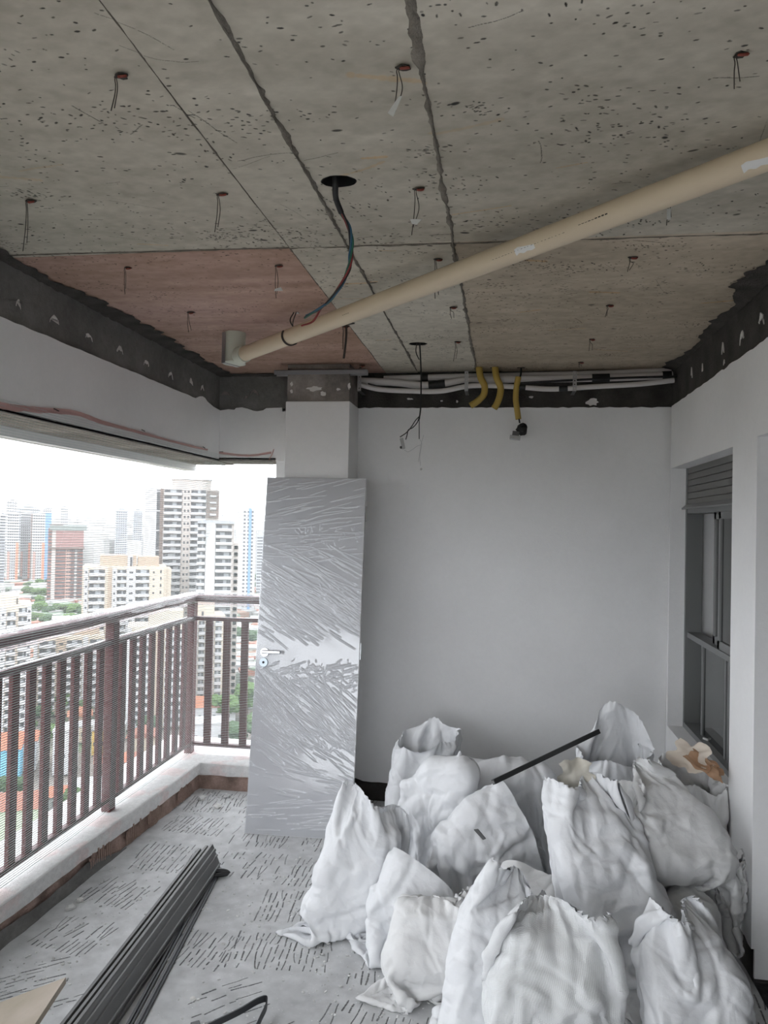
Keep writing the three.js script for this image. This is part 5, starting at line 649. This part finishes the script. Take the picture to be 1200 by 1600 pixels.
sack('bulging white sack near the right wall with its neck hanging left', { L: 0.78, fill: [[1075, 1338, -3.15, 0.155], [1052, 1282, -3.2, 0.145], [1026, 1238, -3.23, 0.09]], axis: [[1105, 1395, -3.1], [1068, 1320, -3.16], [1030, 1250, -3.22], [992, 1195, -3.26]], seam: [[977, 1228, -3.22], [1012, 1183, -3.25]], mat: 2 });
sack('white sack at the front right with a small peaked top', { L: 0.8, closed: true, fill: [[1092, 1600, -2.58, 0.145], [1082, 1540, -2.62, 0.145], [1066, 1486, -2.66, 0.115]], axis: [[1100, 1665, -2.52], [1088, 1560, -2.6], [1068, 1485, -2.66], [1050, 1408, -2.7]], seam: [[1024, 1410, -2.68], [1098, 1422, -2.7]], waves: 1 });
sack('shaded sack wedged between the woven sack and the front right one', { L: 0.6, fill: [[968, 1580, -2.78, 0.125], [960, 1520, -2.86, 0.11]], axis: [[980, 1650, -2.7], [965, 1560, -2.8], [955, 1490, -2.92]], mat: 2 });
sack('small open sack squeezed against the white pier', { L: 0.46, fill: [[1128, 1410, -2.98, 0.08], [1134, 1378, -3.0, 0.07]], axis: [[1128, 1450, -2.95], [1132, 1390, -2.99], [1142, 1328, -3.03]], rim: [1146, 1334, -3.02, 0.05, 0.06, 0.01, 0.01], mat: 2 });
sack('crumpled shaded sack under the bulging one by the pier', { L: 0.5, fill: [[1070, 1430, -2.93, 0.11], [1090, 1400, -3.0, 0.09]], axis: [[1050, 1470, -2.86], [1075, 1420, -2.95], [1100, 1375, -3.05]], mat: 2 });
sack('plump white sack lying aslant over the crumpled one', { L: 0.84, fill: [[740, 1318, -3.28, 0.145], [786, 1276, -3.34, 0.165], [832, 1240, -3.39, 0.14]], axis: [[702, 1380, -3.2], [760, 1305, -3.3], [815, 1250, -3.37], [862, 1196, -3.44]] });
sack('shaded sack in the hollow below the aslant one', { L: 0.6, thick: 0.75, fill: [[828, 1408, -3.04, 0.13], [838, 1368, -3.12, 0.12]], axis: [[822, 1465, -2.98], [832, 1390, -3.08], [845, 1315, -3.2]], mat: 2 });
sack('pleated white sack behind the pointed one with twisted neck', { L: 0.78, fill: [[718, 1238, -3.6, 0.135], [676, 1234, -3.65, 0.13], [640, 1250, -3.68, 0.085]], axis: [[768, 1272, -3.52], [700, 1232, -3.62], [650, 1240, -3.68], [592, 1248, -3.72]], side: [0.2, 1, -0.2], tie: [0.82, 0.03] });
sack('little slack sack top poking up behind the crumpled one', { L: 0.42, fill: [[648, 1300, -3.4, 0.1]], axis: [[662, 1345, -3.3], [650, 1300, -3.4], [640, 1254, -3.47]], mat: 2 });
sack('open sack at the back left against the end wall', { L: 0.66, fill: [[655, 1262, -4.2, 0.16], [655, 1215, -4.2, 0.14]], axis: [[655, 1318, -4.2], [655, 1240, -4.2], [662, 1130, -4.22]], mouth: 1, rim: [668, 1152, -4.22, 0.165, 0.12, 0.07, 0.035] });
sack('white sack lying sideways along the end wall on top of the pile', { L: 0.8, fill: [[738, 1184, -3.82, 0.15], [788, 1180, -3.82, 0.15], [838, 1182, -3.82, 0.13]], axis: [[682, 1192, -3.8], [740, 1182, -3.82], [800, 1178, -3.82], [890, 1150, -3.82]], thick: 0.75, side: [0, 0.6, 1] });
sack('wide open sack at the top of the pile with a tall back flap', { L: 0.66, fill: [[955, 1262, -3.7, 0.16], [960, 1215, -3.7, 0.14]], axis: [[950, 1320, -3.68], [956, 1240, -3.7], [965, 1120, -3.74]], mouth: 1, rim: [966, 1160, -3.7, 0.17, 0.12, 0.2, 0.02] });
sack('small white sack with torn beige paper between the open and the leaning sack', { L: 0.46, fill: [[898, 1246, -3.42, 0.115]], axis: [[905, 1305, -3.35], [898, 1245, -3.42], [888, 1185, -3.48]], pins: [[0.25, 1, 886, 1210, -3.4]], mat: 2 });
sack('open sack by the window sill with torn packaging inside', { L: 0.6, fill: [[1078, 1262, -3.5, 0.14], [1076, 1222, -3.52, 0.11]], axis: [[1078, 1315, -3.46], [1076, 1240, -3.5], [1072, 1160, -3.56]], mouth: 1, rim: [1078, 1168, -3.52, 0.14, 0.1, 0.06, -0.035], mat: 2 });
sack('mostly covered sack carrying the sideways one near the end wall', { L: 0.7, fill: [[770, 1300, -3.9, 0.15], [790, 1250, -3.95, 0.14]], axis: [[760, 1350, -3.88], [775, 1290, -3.9], [795, 1220, -3.98]], mat: 2 });
sack('mostly covered sack low under the wide open one', { L: 0.7, fill: [[1020, 1330, -3.5, 0.155], [1040, 1290, -3.5, 0.14]], axis: [[1000, 1390, -3.46], [1025, 1320, -3.5], [1045, 1260, -3.52]], mat: 2 });
const waists = (o) => { const caps = []; o.fill.forEach((f, i) => { caps.push([...f]); const g = o.fill[i - 4]; if (g && i % 4 < 2) for (const t of [0.25, 0.5, 0.75]) caps.push([0, 1, 2, 3].map((k) => lerp(g[k], f[k], t))); if (i % 4 === 1) { const h = o.fill[i - 1]; for (const t of [0.3, 0.7]) caps.push([0, 1, 2, 3].map((k) => lerp(h[k], f[k], t))); } }); return caps; };
{ // make room: fillings that press into each other are eased apart along the line of sight
  for (const o of sackSpec) { o.rimAt = o.rim ? onZ(o.rim[0], o.rim[1], o.rim[2]) : null; o.caps = waists(o); const m = o.fill.reduce((t, f) => t.add(V(f[0], f[1], f[2])), V(0, 0, 0)).divideScalar(o.fill.length); o.mid = m; o.ray = m.clone().sub(EYE).normalize(); o.t = 0; }
  const deep = (a, b) => { let w = 0; for (const f of a.caps) for (const g of b.caps) { const d = f[3] + g[3] + 0.02 - Math.hypot(f[0] + a.ray.x * a.t - g[0] - b.ray.x * b.t, f[1] + a.ray.y * a.t - g[1] - b.ray.y * b.t, f[2] + a.ray.z * a.t - g[2] - b.ray.z * b.t); if (d > w) w = d; } return w; };
  for (let it = 0; it < 60; it++) for (let i = 0; i < sackSpec.length; i++) for (let j = i + 1; j < sackSpec.length; j++) { const a = sackSpec[i], b = sackSpec[j]; if (a.mid.distanceTo(b.mid) > 0.8) continue; const w = deep(a, b); if (w <= 0) continue; const near = a.mid.distanceTo(EYE) + a.t < b.mid.distanceTo(EYE) + b.t ? a : b, away = near === a ? b : a; near.t = Math.max(-0.1, near.t - w * 0.15); away.t = Math.min(0.2, away.t + w * 0.2); }
  for (const o of sackSpec) { const d = o.ray.clone().multiplyScalar(o.t); for (const f of [...o.fill, ...o.caps]) { f[0] += d.x; f[1] += d.y; f[2] += d.z; } o.axis.forEach((p) => p.add(d)); o.pins.forEach((p) => p[2].add(d)); (o.seamLine ?? []).forEach((p) => p.add(d)); if (o.rimAt) o.rimAt.add(d); }
}
const t0 = Date.now();
sackSpec.forEach((o, i) => sew(o, sackSpec, i));
console.log('sacks', Date.now() - t0);
{ // black square bar lying on the pile
  const a = onZ(771, 1222, -3.2), b = onZ(935, 1143, -3.62), d = b.clone().sub(a), L = d.length(), t = thing('black_tube', 'slim black square tube lying across the sacks', 'tube', null, [a.x, a.y, a.z]); t.quaternion.setFromUnitVectors(V(0, 0, 1), d.normalize());
  part(t, 'tube', extrude([[-0.009, -0.009], [0.009, -0.009], [0.009, 0.009], [-0.009, 0.009]], L, 0.001), std(lin(0.02, 0.021, 0.023), 0.4)); part(t, 'open_end', box(-0.006, 0.006, -0.006, 0.006, -0.0015, 0), std(lin(0.2, 0.2, 0.2), 0.6));
}
{ // torn packaging in the open sack by the sill
  seed(90); const scrap = (label, p, w, h, mat, tilt) => { const k = p.x * 50; const g = grid(18, 18, (u, v) => { const x = (u - 0.5) * w * (1 + 0.3 * vnoise(v * 5, k)), y = (v - 0.5) * h * (1 + 0.3 * vnoise(u * 5, k + 3)); return [x, y, 0.03 * fbm(u * 2.4 + k, v * 2.4, 1, 3) + 0.02 * (u - 0.5) ** 2]; }); const m = solo('torn_cardboard', g, mat, label, 'cardboard', 'torn packaging'); m.position.copy(p); m.rotation.set(...tilt); return m; };
  const cardA = std(lin(0.62, 0.55, 0.47), 0.9), cardB = std(lin(0.42, 0.26, 0.16), 0.9), cardC = std(lin(0.6, 0.57, 0.5), 0.9), rimS = sackSpec.find((o) => o.label.includes('packaging')).rimAt, topS = sackSpec.find((o) => o.label.includes('straight sewn top')).seamLine;
  scrap('cream torn card standing in the open sack by the sill', rimS.clone().add(V(0.0, -0.035, 0.02)), 0.16, 0.13, cardA, [-0.7, -0.3, -0.4]); scrap('brown torn card lying in the open sack by the sill', rimS.clone().add(V(0.04, -0.05, 0.06)), 0.13, 0.09, cardB, [-0.9, 0.2, -0.5]); scrap('curled brown card corner beside the pier', rimS.clone().add(V(0.08, -0.075, 0.07)), 0.09, 0.06, cardB, [-0.5, 0.6, -0.3]);
  scrap('piece of beige paper sticking out above the sewn sack top', topS[0].clone().lerp(topS[1], 0.45).add(V(0, -0.005, -0.05)), 0.13, 0.11, cardC, [-0.15, 0, 0.1]);
}
{
  seed(95); const a = onZ(741, 1296, -3.16); const sh = solo('plastic_shard', extrude([[0, 0], [0.05, -0.004], [0.055, 0.006], [0.01, 0.012]], 0.008, 0.001), std(lin(0.12, 0.12, 0.12), 0.5), 'dark grey shard stuck between the aslant sack and its neighbour', 'shard'); sh.position.copy(a); sh.rotation.z = -0.7;
  const b = meet(1110, 1136, 'y', WY0 + 0.03); const c = solo('plaster_bit', rbox(0.012, 0.01, 0.035, 0.002), std(lin(0.7, 0.7, 0.7), 0.8), 'small white plaster bit on the window track', 'rubble'); c.position.set(1.06, WY0 + 0.035, -4.25); c.rotation.y = 0.5;
}
renderer.render(scene, camera);
